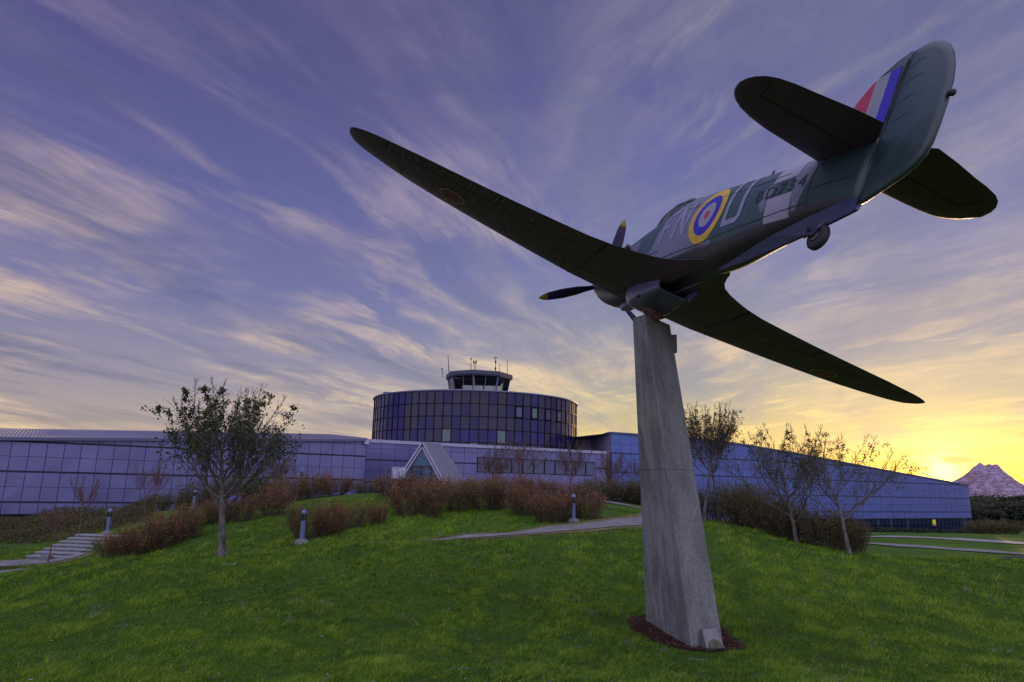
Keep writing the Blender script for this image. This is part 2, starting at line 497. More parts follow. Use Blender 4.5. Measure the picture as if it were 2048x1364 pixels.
near_road = [A2(1550, 1090, 52), A2(1700, 1088, 48.5), A2(1850, 1093, 45.5), A2(2048, 1106, 42.5), A2(2500, 1150, 37)]
tag(ribbon('path', near_road, 2.6, m_path, .05)[0], kind='structure')
far_road = [A2(1400, 1070, 70), A2(1650, 1070, 64), A2(1750, 1075, 61), A2(1900, 1080, 58), A2(2048, 1088, 55), A2(2600, 1120, 47)]
tag(ribbon('road', far_road, 5.0, m_road, .05)[0], kind='structure')

# ------------------------------------------------------------------ far scenery: mountain, hills
def fbm(x, y, seed=0, oct=5):
    r = np.zeros_like(x); a = 1.0; f = 1.0; rs = np.random.RandomState(seed)
    for _ in range(oct):
        for _ in range(3):
            th = rs.rand() * 6.28; r += a / 3 * np.sin((x * math.cos(th) + y * math.sin(th)) * f * (1 + rs.rand()) + rs.rand() * 6.28)
        a *= .5; f *= 2.05
    return r


def ridged(x, y, seed=0, oct=5):
    r = np.zeros_like(x); a = 1.0; f = 1.0; rs = np.random.RandomState(seed)
    for _ in range(oct):
        th = rs.rand() * 6.28; th2 = rs.rand() * 6.28
        s_ = np.sin((x * math.cos(th) + y * math.sin(th)) * f + 1.5 * np.sin((x * math.cos(th2) + y * math.sin(th2)) * f * .7 + rs.rand() * 6))
        r += a * (1 - np.abs(s_)); a *= .52; f *= 2.1
    return r


MY = 4200.0
prof = [(1820, 1000), (1860, 990), (1885, 973), (1905, 962), (1926, 951), (1940, 940), (1947, 932), (1955, 927), (1960, 922), (1965, 927), (1971, 929), (1977, 925), (1985, 928),
        (1992, 925), (1999, 932), (2004, 944), (2012, 955), (2022, 963), (2034, 968), (2048, 972), (2080, 980), (2140, 985), (2260, 995)]
pa = np.array([ray(a, b_)[0] * MY for a, b_ in prof]); ph = np.array([zat(a, b_, MY) for a, b_ in prof])
us = np.linspace(pa[0], pa[-1], 200); vs_ = np.linspace(-1, 1, 70)
U, W = np.meshgrid(us, vs_)
hgt = np.interp(U, pa, ph) + 60
fall = 1 - np.abs(W) ** .8
rg = ridged(U / 170, W * 4.2, 3, 5)
ZM = -60 + np.maximum(0, hgt * fall * (1 + .0 * W) + (rg - 1.2) * 34 * (1 - fall) * np.clip(hgt / 200, 0, 1.3) * (np.abs(W) > .02))
YM = MY + W * (600 + 200 * np.sin(U / 300)) + 0 * U
V = np.stack([U.ravel(), YM.ravel(), ZM.ravel()], 1); n_ = len(us)
ii = (np.arange(len(vs_) - 1)[:, None] * n_ + np.arange(n_ - 1)[None]).ravel()
mm_ = bpy.data.materials.new('mountain'); mm_.use_nodes = True; nt = mm_.node_tree; b = nt.nodes['Principled BSDF']
geo = nt.nodes.new('ShaderNodeNewGeometry'); mp = nt.nodes.new('ShaderNodeMapping'); mp.inputs['Scale'].default_value = (1, 1, 2.5)
nt.links.new(geo.outputs['Position'], mp.inputs[0])
nn = noise(nt, mp.outputs[0], .035, 8, .75)
nn2 = noise(nt, mp.outputs[0], .006, 4, .6)
c = mixc(nt, nn.step(.44, .56), (.17, .10, .13), (.37, .28, .41)); c = mixc(nt, nn2.step(.42, .62) * .5, c, (.20, .11, .13))
nt.links.new(c, b.inputs['Base Color']); b.inputs['Roughness'].default_value = .9
tag(bigmesh('mountain', V, np.stack([ii, ii + 1, ii + 1 + n_, ii + n_], 1), mm_, smooth=True), kind='structure')

# ------------------------------------------------------------------ museum building
m_panel = mat('metal_panel', (.15, .145, .32), .33, metal=.35, spec=.5, var=.08, vscale=.25)
m_joint = mat('panel_joint', (.03, .03, .06), .8)
m_roof = mat('roof_sheet', (.24, .22, .34), .5, metal=.3, var=.1, vscale=.3)
m_fascia = mat('fascia', (.09, .09, .20), .5, var=.1)
m_dark = mat('plinth', (.03, .03, .045), .8)
m_gl = [mat('glass_violet', (.020, .020, .085), .06, spec=.25), mat('glass_bronze', (.040, .033, .066), .07, spec=.25),
        mat('glass_blue', (.012, .013, .115), .05, spec=.3), mat('glass_pale', (.10, .15, .15), .3, spec=.5),
        mat('glass_plum', (.038, .033, .075), .06, spec=.25), mat('window_grey', (.03, .045, .14), .06, spec=.6)]
m_mull = mat('mullion', (.006, .006, .014), .6, spec=.1)
m_trim = mat('white_trim', (.34, .33, .47), .5, var=.06)
bld = empty('museum_building', at(947, 960, 80), 'long low museum of violet grey metal panels with a round dark glass drum', 'building')
BI = Matrix.Translation(bld.location).inverted()


def bpart(mb, name, mats, parent=None, smooth=False):
    p = parent or bld
    off = bld.location
    mb.v = [(x - off.x, y - off.y, z - off.z) for x, y, z in mb.v]
    return mb.build(name, mats, p, smooth=smooth)


def panel_wall(name, A, B, zs, top_fn, ncol, bottom, thick=(), holes=(), depth=.06, var=.012, matp=None):
    """A, B ground points (x, y); zs: joint levels; top_fn(t): wall top; panels stand proud of a dark backing"""
    A = Vector((A[0], A[1], 0)); B = Vector((B[0], B[1], 0)); D = (B - A); n = Vector((D.y, -D.x, 0)).normalized()
    if n.y > 0: n = -n
    back = MB(); pan = MB(); rr = random.Random(len(name) + ncol)
    K = 24
    for i in range(K):
        t0, t1 = i / K, (i + 1) / K; a, b_ = A + D * t0, A + D * t1
        if holes:
            pass
        back.quad((a.x, a.y, bottom), (b_.x, b_.y, bottom), (b_.x, b_.y, top_fn(t1)), (a.x, a.y, top_fn(t0)))
    zl = [bottom] + [z for z in zs if z > bottom]
    for c_ in range(ncol):
        t0, t1 = c_ / ncol, (c_ + 1) / ncol; gap = .022 / D.length
        ta, tb = t0 + gap, t1 - gap
        for z0, z1 in zip(zl, zl[1:] + [99]):
            g0 = .075 if any(abs(z0 - q) < .01 for q in thick) else .016
            g1 = .075 if any(abs(z1 - q) < .01 for q in thick) else .016
            lo = z0 + g0; ha, hb = min(z1 - g1, top_fn(ta) - .02), min(z1 - g1, top_fn(tb) - .02)
            if ha - lo < .08 and hb - lo < .08: continue
            ha, hb = max(ha, lo + .01), max(hb, lo + .01)
            skip = False
            for (h0, h1, hz0, hz1) in holes:
                if t0 < h1 - .001 and t1 > h0 + .001 and z0 < hz1 - .05 and min(z1, 50) > hz0 + .05: skip = True
            if skip: continue
            a, b_ = A + D * ta, A + D * tb; j = [depth + rr.uniform(-var, var) for _ in range(4)]
            pts = [(a, lo, j[0]), (b_, lo, j[1]), (b_, hb, j[2]), (a, ha, j[3])]
            f_ = [(p.x + n.x * d, p.y + n.y * d, z) for p, z, d in pts]; k_ = [(p.x, p.y, z) for p, z, d in pts]
            pan.add(f_ + k_, [(0, 1, 2, 3), (0, 4, 5, 1), (1, 5, 6, 2), (2, 6, 7, 3), (3, 7, 4, 0)])
    bpart(back, 'wall_backing', m_joint); return bpart(pan, name, matp or m_panel), n


def lineat(A, B):
    return lambda t: (A[0] + (B[0] - A[0]) * t, A[1] + (B[1] - A[1]) * t)


def t_of_px(A, B, px):
    u = ray(px, hor(px))[0]
    return (A[0] - u * A[1]) / (u * (B[1] - A[1]) - (B[0] - A[0]))


def zpix(A, B, px, py):
    t = t_of_px(A, B, px); y = A[1] + (B[1] - A[1]) * t; return t, zat(px, py, y)


# left hall
W0 = np.array(A2(0, 944, 53)); W1 = np.array(A2(728, 961, 69)); WL = W0 - (W1 - W0) * .3
LT = (1 / 1.3)


def leftln(px, py): t, z = zpix(W0, W1, px, py); return (t + .3) / 1.3, z


tl0, ze0 = leftln(0, 878); _, ze1 = leftln(728, 881)
def left_top(t): return ze0 + (ze1 - ze0) * (t - tl0) / (1 - tl0)
zb1 = (leftln(0, 884.7)[1] + leftln(728, 910)[1]) / 2; zb2 = (leftln(0, 946)[1] + leftln(728, 957)[1]) / 2
sp2 = zb1 - zb2
zsL = [zb2 - 1.5 * sp2 + k * sp2 / 2 for k in range(9)]
zbot = leftln(0, 1029)[1]
panel_wall('wall_panels', WL, W1, [z for z in zsL if z > zbot + .2], left_top, 33, zbot, thick=(zb1, zb2, zb2 - sp2))
mb = MB()                                             # dark recessed plinth under the panels
nL = Vector((-(W1 - WL)[1], (W1 - WL)[0])).normalized()
Pb0, Pb1 = Vector(WL) + nL * .5, Vector(W1) + nL * .5
mb.quad((Pb0.x, Pb0.y, zbot - 2), (Pb1.x, Pb1.y, zbot - 2), (Pb1.x, Pb1.y, zbot + .02), (Pb0.x, Pb0.y, zbot + .02))
mb.quad((WL[0], WL[1], zbot), (W1[0], W1[1], zbot), (Pb1.x, Pb1.y, zbot + .01), (Pb0.x, Pb0.y, zbot + .01))
bpart(mb, 'plinth', m_dark)
mb = MB(); NR = 150                                      # ribbed roof slope above the eave
for i in range(NR):
    for k, (s0, s1, hh) in enumerate(((0, .82, 0.0), (.82, 1.0, .07))):
        t0, t1 = (i + s0) / NR, (i + s1) / NR
        q = []
        for t in (t0, t1):
            a = Vector(WL) + (Vector(W1) - Vector(WL)) * t; e = left_top(t) + .16
            bk = a + nL * 11.5; rz_ = e + 1.35 * (1 - t) + .95 * t
            q.append(((a.x - nL.x * .35, a.y - nL.y * .35, e + hh), (bk.x, bk.y, rz_ + hh)))
        mb.quad(q[0][0], q[1][0], q[1][1], q[0][1])
        if k: mb.quad((q[0][0][0], q[0][0][1], q[0][0][2] - .07), q[0][0], q[0][1], (q[0][1][0], q[0][1][1], q[0][1][2] - .07))
bpart(mb, 'roof', m_roof)
mb = MB()
for i in range(20):
    a, b_ = (Vector(WL) + (Vector(W1) - Vector(WL)) * (k / 20) - nL * .3 for k in (i, i + 1))
    za, zb_ = left_top(i / 20) + .02, left_top((i + 1) / 20) + .02
    mb.beam((a.x, a.y, za), (b_.x, b_.y, zb_), .25, .26)
bpart(mb, 'eave_fascia', m_fascia)

# central block
C0 = np.array(A2(728, 961, 74)); C1 = np.array(A2(1212, 973, 88))
zc_t = (zpix(C0, C1, 728, 885)[1] + zpix(C0, C1, 1200, 905)[1]) / 2
zc1 = (zpix(C0, C1, 728, 917)[1] + zpix(C0, C1, 1182, 937.7)[1]) / 2
tw0, zw_t = zpix(C0, C1, 961, 916); tw1, _ = zpix(C0, C1, 1181, 925); zw_b = zpix(C0, C1, 1181, 951)[1]
zsC = [zc1 + k * 1.15 for k in range(-7, 4)]
NC = 19
tw0 = round(tw0 * NC) / NC; tw1 = round(tw1 * NC) / NC
zw_b = zc1 - .95; zw_t = zc1 + .75
zsC = [zc1 - 4.3, zc1 - 3.2, zc1 - 2.1, zc1 - .95, zc1 + .75, zc1 + 1.75]
zsC2 = [zc1 - 4.6, zc1 - 3.45, zc1 - 2.3, zc1 - 1.15, zc1, zc1 + 1.2]
lc = lineat(C0, C1)
panel_wall('wall_panels', C0, lc(tw0), zsC2, lambda t: zc_t, int(NC * tw0 + .5), -3, thick=(zc1, zc1 - 2.3))
panel_wall('wall_panels', lc(tw0), lc(tw1), zsC, lambda t: zc_t, int(NC * (tw1 - tw0) + .5), -3, thick=(), holes=((0, 1, zw_b, zw_t),))
panel_wall('wall_panels', lc(tw1), C1, zsC2, lambda t: zc_t, int(NC * (1 - tw1) + .5), -3, thick=(zc1, zc1 - 2.3))
mb = MB()
dC = Vector(((C1 - C0)[0], (C1 - C0)[1], 0)); nC = Vector((-dC.y, dC.x, 0)).normalized()
a, b_ = Vector((*lc(-.004), zc_t + .1)), Vector((*lc(1.0), zc_t + .1))
mb.beam(a - nC * .1, b_ - nC * .1, .4, .34)
bpart(mb, 'roof_coping', m_trim)
mb = MB()                                             # flat roof behind the coping, and the flank by the left hall
q0, q1 = Vector((*lc(0), zc_t)), Vector((*lc(1), zc_t))
mb.quad(q0, q1, q1 + nC * 30, q0 + nC * 30)
bpart(mb, 'flat_roof', m_roof)
mb = MB(); mb.quad((W1[0], W1[1], -3), (C0[0], C0[1], -3), (C0[0], C0[1], zc_t), (W1[0], W1[1], zc_t)); bpart(mb, 'flank_wall', m_panel)
mb = MB(); mb.box((0, 0, 0), (.5, .3, .45), mat=Matrix.Translation((W1[0] + .1, W1[1] - .35, left_top(1) - .15))); bpart(mb, 'vent_box', m_trim)
# strip window with panes as one part each
NW = 11
for i in range(NW):
    ta = tw0 + (tw1 - tw0) * i / NW; tb = tw0 + (tw1 - tw0) * (i + 1) / NW
    a, b_ = Vector((*lc(ta), 0)), Vector((*lc(tb), 0)); mb = MB()
    for p, q in ((a, b_),):
        e = (q - p).normalized() * .05
        for (x0, x1, z0, z1) in ((p, q, zw_b, zw_b + .07), (p, q, zw_t - .07, zw_t)):
            mb.beam(Vector((x0.x, x0.y, (z0 + z1) / 2)) - nC * .05, Vector((x1.x, x1.y, (z0 + z1) / 2)) - nC * .05, .12, .07)
        mb.beam(Vector((p.x, p.y, zw_b + .07)) + e - nC * .05, Vector((p.x, p.y, zw_t - .07)) + e - nC * .05, .10, .12, up=(1, 0, 0))
    wf = bpart(mb, 'window', m_mull)
    mb = MB(); mb.quad((a.x, a.y, zw_b + .05), (b_.x, b_.y, zw_b + .05), (b_.x, b_.y, zw_t - .05), (a.x, a.y, zw_t - .05))
    for v in range(4): x, y, z = mb.v[v]; mb.v[v] = (x - nC.x * .03, y - nC.y * .03, z)
    bpart(mb, 'pane', m_gl[5], wf)

# right hall
R0 = np.array(A2(1222, 973.5, 90)); R1 = np.array(A2(1938, 990, 131))
rt = [zpix(R0, R1, *q) for q in ((1225, 866), (1285, 870), (1380, 876), (1480, 888), (1600, 908), (1700, 927), (1800, 946), (1880, 960), (1938, 971))]
def right_top(t): return float(np.interp(t, [q[0] for q in rt], [q[1] for q in rt]))
zr = [np.mean([zpix(R0, R1, *q)[1] for q in qq]) for qq in (((1287, 905), (1471, 918)), ((1287, 940), (1471, 949), (1700, 963), (1930, 977)), ((1700, 992), (1930, 1002)), ((1700, 1020.7), (1930, 1026.5)))]
spR = (zr[1] - zr[3]) / 2
zsR = [zr[1] + k * spR / 2 for k in range(-5, 7)]; zrb = zpix(R0, R1, 1938, 1036)[1]
panel_wall('wall_panels', R0, R1, [z for z in zsR if z > zrb + .1], right_top, 52, zrb, thick=(zr[1], zr[1] + spR, zr[1] - spR, zr[1] - 2 * spR), matp=mat('metal_panel_blue', (.09, .13, .39), .33, metal=.35, var=.08, vscale=.25))
dR = Vector(((R1 - R0)[0], (R1 - R0)[1], 0)); nR = Vector((-dR.y, dR.x, 0)).normalized()
mb = MB()
for i in range(30):
    t0, t1 = i / 30, (i + 1) / 30; a, b_ = Vector((*R0, 0)) + dR * t0, Vector((*R0, 0)) + dR * t1
    z0, z1 = right_top(t0), right_top(t1)
    mb.quad((a.x - nR.x * .25, a.y - nR.y * .25, z0), (b_.x - nR.x * .25, b_.y - nR.y * .25, z1), (b_.x + nR.x * 25, b_.y + nR.y * 25, z1 - .4), (a.x + nR.x * 25, a.y + nR.y * 25, z0 - .4))
    mb.beam((a.x - nR.x * .15, a.y - nR.y * .15, z0 + .03), (b_.x - nR.x * .15, b_.y - nR.y * .15, z1 + .03), .2, .22)
bpart(mb, 'roof', m_fascia)
# flank of the right hall running back from its corner, and the service core beside the drum
G0 = Vector((*R0, 0)); G1 = Vector((*A2(1182, 972, 101), 0)); G2 = Vector((*A2(1140, 971, 101), 0))
z0, z1 = right_top(0), zat(1182, 878, 101)
mb = MB(); mb.quad((G0.x, G0.y, -4), (G1.x, G1.y, -4), (G1.x, G1.y, z1), (G0.x, G0.y, z0)); mb.quad((G1.x, G1.y, -4), (G2.x, G2.y, -4), (G2.x, G2.y, z1), (G1.x, G1.y, z1))
for k in (1.2, 3.6):
    pass
bpart(mb, 'flank_wall', mat('flank_panel', (.27, .25, .36), .5, metal=.2, var=.1, vscale=.3))  # flank panels in a paler, greyer violet than the front walls
mb = MB(); mb.beam((G0.x, G0.y, z0 + .05), (G1.x, G1.y, z1 + .05), .5, .2); mb.beam((G1.x, G1.y, z1 + .05), (G2.x, G2.y, z1 + .05), .5, .2); bpart(mb, 'eave_fascia', m_fascia)
# glazed ground floor of the right hall, the end wall
mb = MB(); mg = MB(); NG = 40
t_g = t_of_px(R0, R1, 1600)
for i in range(NG):
    ta = t_g + (1 - t_g) * i / NG; tb = t_g + (1 - t_g) * (i + 1) / NG
    a, b_ = Vector((*R0, 0)) + dR * ta + nR * .35, Vector((*R0, 0)) + dR * tb + nR * .35
    mg.quad((a.x, a.y, zrb - 3.4), (b_.x, b_.y, zrb - 3.4), (b_.x, b_.y, zrb), (a.x, a.y, zrb), m=rnd.choice([0, 0, 0, 1]))
    mb.beam((a.x, a.y, zrb - 3.4), (a.x, a.y, zrb), .12, .12, up=(1, 0, 0))
a, b_ = Vector((*R0, 0)) + dR * t_g + nR * .3, Vector((*R1, 0)) + nR * .3
mb.beam((a.x, a.y, zrb - 1.1), (b_.x, b_.y, zrb - 1.1), .12, .12)
bpart(mg, 'ground_floor_glazing', [mat('shop_glass', (.008, .012, .07), .1, spec=.8), mat('shop_glass_lighter', (.03, .06, .12), .1, spec=.8)])
bpart(mb, 'glazing_bars', m_mull)
mb = MB(); a = Vector((*R1, 0)); b_ = a + nR * 25
mb.quad((a.x, a.y, zrb - 3.4), (b_.x, b_.y, zrb - 3.4), (b_.x, b_.y, right_top(1) - .4), (a.x, a.y, right_top(1))); bpart(mb, 'end_wall', m_panel)
mb = MB(); mb.beam(Vector((*R0, -3)) - nR * .03, Vector((*R0, right_top(0) - 2.6)) - nR * .03, .12, .12, up=(1, 0, 0)); bpart(mb, 'downpipe', m_mull)
mb = MB()
for px, w in ((1866, .9),):
    t = t_of_px(R0, R1, px); a = Vector((*R0, 0)) + dR * t + nR * .28
    mb.box((0, 0, 0), (w, .05, 1.0), mat=Matrix.Translation((a.x, a.y, zrb - .75)) @ Matrix.Rotation(math.atan2(dR.y, dR.x), 4, 'Z'))
bpart(mb, 'lit_window', mat('lit_pane', (.4, .35, .02), .5, emit=(.45, .42, .03, .5)))

# round glass drum
DY = 101.0; Rd = 14.75; dc = Vector((*A2(947, 967, DY), 0)); ztop = zat(947, 781.5, DY - Rd); zrow = (ztop - zat(947, 884.5, DY - Rd)) / 4
drum_mb = MB(); mul = MB(); NP = 80; rr = random.Random(9)
frame_win = {}
vis0 = -math.pi / 2
for k in range(NP):
    a0 = vis0 + 2 * math.pi * k / NP; a1 = vis0 + 2 * math.pi * (k + 1) / NP
    s_ = (k + .5) if k < NP / 2 else (k + .5 - NP)       # signed column from the centre: + = right
    for r_ in range(5):
        z1 = ztop - r_ * zrow; z0 = z1 - zrow
        pos_ = s_ / 20.0
        w = [1.0, .35, .5, .03, .7]
        if -.75 < pos_ < -.42: w = [.5, .05, 2.2, 0, .1]
        if -.42 <= pos_ < .2: w = [.8, 1.1 if r_ < 3 else .5, .15, .02, 1.0]
        if pos_ > .3: w = [.6, .7, .8, .06, .5]
        mi_ = rr.choices(range(5), w)[0]
        if r_ == 3 and int(s_) in (-2,): mi_ = 3
        if r_ == 3 and int(s_) in (0,): mi_ = 2
        if r_ == 3 and int(s_) in (3,): mi_ = 3
        if r_ == 1 and 5 < s_ < 16 and int(s_) % 2: continue
        j = [rr.uniform(-.018, .018) for _ in range(4)]
        pts = [(a0, z0, j[0]), (a1, z0, j[1]), (a1, z1, j[2]), (a0, z1, j[3])]
        drum_mb.add([(dc.x + (Rd + d) * math.cos(a), dc.y + (Rd + d) * math.sin(a), z) for a, z, d in pts], [(0, 1, 2, 3)], mi_)
    x, y = dc.x + (Rd + .02) * math.cos(a0), dc.y + (Rd + .02) * math.sin(a0)
    tang = (-math.sin(a0), math.cos(a0), 0)
    mul.beam((x, y, ztop - 5 * zrow), (x, y, ztop), .085, .10, up=tang)
    for r_ in range(5):
        zz_ = ztop - r_ * zrow
        x2, y2 = dc.x + (Rd + .02) * math.cos(a1), dc.y + (Rd + .02) * math.sin(a1)
        mul.beam((x, y, zz_), (x2, y2, zz_), .10, .085)
drum = bpart(drum_mb, 'glass_drum', m_gl)
bpart(mul, 'glazing_grid', m_mull, drum)
mb = MB(); mb.lathe([(Rd + .05, -.05), (Rd + .22, 0), (Rd + .22, .14), (Rd - .2, .2), (0.01, .4)], (dc.x, dc.y, ztop), 96); bpart(mb, 'rim', mat('rim_metal', (.17, .17, .30), .4, metal=.3), drum, smooth=False)
for s_ in (5, 7, 9, 11, 13, 15):                           # opening lights with their own frames in the second row
    a0 = vis0 + 2 * math.pi * s_ / NP; a1 = vis0 + 2 * math.pi * (s_ + 1) / NP; mb = MB()
    z1 = ztop - zrow; z0 = z1 - zrow; c0 = Vector((dc.x + (Rd + .06) * math.cos(a0), dc.y + (Rd + .06) * math.sin(a0), 0)); c1_ = Vector((dc.x + (Rd + .06) * math.cos(a1), dc.y + (Rd + .06) * math.sin(a1), 0))
    d_ = (c1_ - c0); i0, i1 = c0 + d_ * .12, c0 + d_ * .88
    for za in (z0 + .12, z1 - .12): mb.beam((i0.x, i0.y, za), (i1.x, i1.y, za), .08, .12)
    for q in (i0, i1): mb.beam((q.x, q.y, z0 + .12), (q.x, q.y, z1 - .12), .10, .10, up=(1, 0, 0))
    wf = bpart(mb, 'window', m_mull)
    mb = MB(); mb.quad((i0.x, i0.y, z0 + .1), (i1.x, i1.y, z0 + .1), (i1.x, i1.y, z1 - .1), (i0.x, i0.y, z1 - .1)); bpart(mb, 'pane', m_gl[5] if s_ != 7 else m_gl[3], wf)
mb = MB(); p = at(777, 790, 98); mb.box((p.x, p.y, p.z), (1.3, 1.2, .75)); bpart(mb, 'roof_vent', m_fascia)

# control tower cab
tc_ = Vector((*A2(951, 967, DY), 0)); zt = zat(951, 739, DY - 5.0)
angs = [math.radians(-97 + 45 * k) for k in range(8)]
def octo(r, z): return [(tc_.x + r * math.cos(a), tc_.y + r * math.sin(a), z) for a in angs]
mb = MB(); mb.loft([octo(4.95, zt - .74), octo(5.06, zt - .52), octo(5.0, zt)]); tower = bpart(mb, 'control_tower', mat('cab_fascia', (.03, .038, .065), .5, var=.15))
m_cglass = bpy.data.materials.new('cab_glass'); m_cglass.use_nodes = True; nt = m_cglass.node_tree
tb = nt.nodes.new('ShaderNodeBsdfTransparent'); tb.inputs[0].default_value = (.62, .66, .74, 1); gb = nt.nodes.new('ShaderNodeBsdfGlossy'); gb.inputs['Roughness'].default_value = .03
mx = nt.nodes.new('ShaderNodeMixShader'); fr = nt.nodes.new('ShaderNodeFresnel'); fr.inputs[0].default_value = 1.4
nt.links.new(fr.outputs[0], mx.inputs[0]); nt.links.new(tb.outputs[0], mx.inputs[1]); nt.links.new(gb.outputs[0], mx.inputs[2])
nt.links.new(mx.outputs[0], nt.nodes['Material Output'].inputs[0])
zlo = zat(951, 800, DY - 4)
mb = MB(); a = octo(4.0, zlo); b_ = octo(4.66, zt - .76)
for k in range(8): mb.quad(a[k], a[(k + 1) % 8], b_[(k + 1) % 8], b_[k])
bpart(mb, 'cab_glazing', m_cglass, tower)
mb = MB()
for k in range(8):
    mb.beam(a[k], b_[k], .20, .20); m0 = Vector(a[k]).lerp(Vector(a[(k + 1) % 8]), .5); m1 = Vector(b_[k]).lerp(Vector(b_[(k + 1) % 8]), .5); mb.beam(m0, m1, .07, .07)
bpart(mb, 'cab_frame', mat('cab_posts', (.13, .13, .22), .5), tower)
mb = MB(); mb.box((tc_.x, tc_.y, zt - 1.0), (6.6, 6.6, .22)); mb.box((tc_.x + .8, tc_.y, zlo + .75), (3.0, 1.2, 1.3)); mb.box((tc_.x + .4, tc_.y, zlo + 1.5), (.5, .6, .5)); mb.box((tc_.x + 1.6, tc_.y, zlo + 1.5), (.5, .6, .6))
bpart(mb, 'cab_interior', mat('cab_inside', (.05, .04, .07), .9), tower)
for (px, y0, y1, Yd, r_, kind) in ((898, 741, 709, 98, .05, 0), (886, 752, 738, 100, .04, 1), (942, 740, 718, 99, .05, 1), (950, 740, 724, 99, .06, 2), (991, 745, 715, 99, .05, 3), (999, 747, 727, 101, .035, 0), (1014.5, 752, 720, 101, .04, 0)):
    p0, p1 = at(px, y0 + 4, Yd), at(px - (2 if px < 900 else 0), y1, Yd); p1.x += (p0.x - p1.x) * .0
    mb = MB(); mb.tube([p0, p0.lerp(p1, .5), p1], [r_ * 1.3, r_, r_ * .7], 6)
    if kind == 1: mb.lathe([(.01, -.1), (.13, -.05), (.13, .08), (.01, .15)], tuple(p1), 8)
    if kind == 2:
        for s_ in (-1, 1): mb.box((p1.x + s_ * .18, p1.y, p1.z), (.18, .2, .45))
        mb.beam((p1.x - .25, p1.y, p1.z - .15), (p1.x + .25, p1.y, p1.z - .15), .08, .08)
    if kind == 3:
        mb.beam((p1.x - .28, p1.y, p1.z - .05), (p1.x + .28, p1.y, p1.z - .05), .1, .1)
        for f_ in (.35, .75): q = p0.lerp(p1, f_); mb.lathe([(.01, -.2), (.11, -.15), (.11, .15), (.01, .2)], tuple(q), 8)
    bpart(mb, 'antenna', m_mull, tower)

# A-frame entrance porch
ap = at(845, 884, 66); fr_ = at(886.6, 960.6, 66); hw = (fr_.x - ap.x); hh = ap.z - fr_.z; ext = 1.35
bkap = at(884.5, 887.5, 78.5)
fl, frr = Vector((ap.x - hw * ext, 66, ap.z - hh * ext)), Vector((ap.x + hw * ext, 66, ap.z - hh * ext))
ax = bkap - ap
mb = MB()
for foot in (frr, fl):
    mb.quad(ap, foot, foot + ax + Vector((0, 0, .6)), ap + ax)
porch = bpart(mb, 'entrance_gable', mat('porch_roof', (.25, .235, .31), .55, metal=.2, var=.1, vscale=.5, bump=.4, bscale=8))
mb = MB()
for foot, s_ in ((frr, 1), (fl, -1)):
    for o_, w_, yo in ((0.0, .12, -.10), (.24, .09, -.02)):
        p0 = Vector((ap.x, ap.y + yo, ap.z - o_ * 1.9)); p1 = Vector((foot.x, foot.y + yo, foot.z - o_ * 1.9))
        mb.beam(p0, p1, .16, w_, up=(0, 1, 0))
bpart(mb, 'barge_board', m_trim, porch)
mb = MB(); mb.add([(ap.x, 66.25, ap.z - .55), (fl.x + .35, 66.25, fl.z), (frr.x - .35, 66.25, frr.z)], [(0, 1, 2)])
bpart(mb, 'gable_glass', mat('teal_glass', (.0, .10, .20), .12, spec=.6, col2=(.01, .04, .13), var=.3, vscale=2.0), porch)
mb = MB(); zd = zat(845, 933, 66)
mb.beam((ap.x - 1.3, 66.1, zd), (ap.x + 1.3, 66.1, zd), .2, .14)
for dx in (-.95, 0, .95): mb.beam((ap.x + dx, 66.1, zd - 2.6), (ap.x + dx, 66.1, zd), .12, .12, up=(1, 0, 0))
bpart(mb, 'door_frame', m_dark, porch)

# ------------------------------------------------------------------ notice board beside the porch
nb = at(797, 960, 60); t_ = empty('notice_board', (nb.x, nb.y, gz(nb.x, nb.y)), 'white framed notice board left of the entrance gable', 'sign')
top = zat(797, 934, 60) - gz(nb.x, nb.y); w_ = 1.2
mb = MB(); mb.box((0, 0, top - .5), (w_ - .14, .05, .86)); mb.build('board', mat('board_face', (.36, .38, .55), .6, var=.3, vscale=3), t_)
mb = MB()
for z_ in (top - .03, top - .97): mb.box((0, -.02, z_), (w_, .09, .07))
for x_ in (-w_ / 2 + .035, w_ / 2 - .035): mb.box((x_, -.02, top / 2), (.07, .08, top - .08))
mb.build('frame', m_trim, t_)

# ------------------------------------------------------------------ the aircraft
AR = np.array([[0.22606043, 0.90903837, 0.35006559], [-0.96715663, 0.25232405, -0.03066969], [-0.11620989, -0.33163506, 0.93622297]])
AT = (2.0469, 15.7901, 4.6436 + EZ)
plane = bpy.data.objects.new('fighter_aircraft', None); COL.objects.link(plane)
plane.matrix_world = Matrix([[*AR[0], AT[0]], [*AR[1], AT[1]], [*AR[2], AT[2]], [0, 0, 0, 1]])
tag(plane, 'camouflaged single-engine fighter aircraft with roundel mounted in flight on the concrete pylon', 'aircraft')
# local axes: X aft from spinner tip, Y starboard, Z up


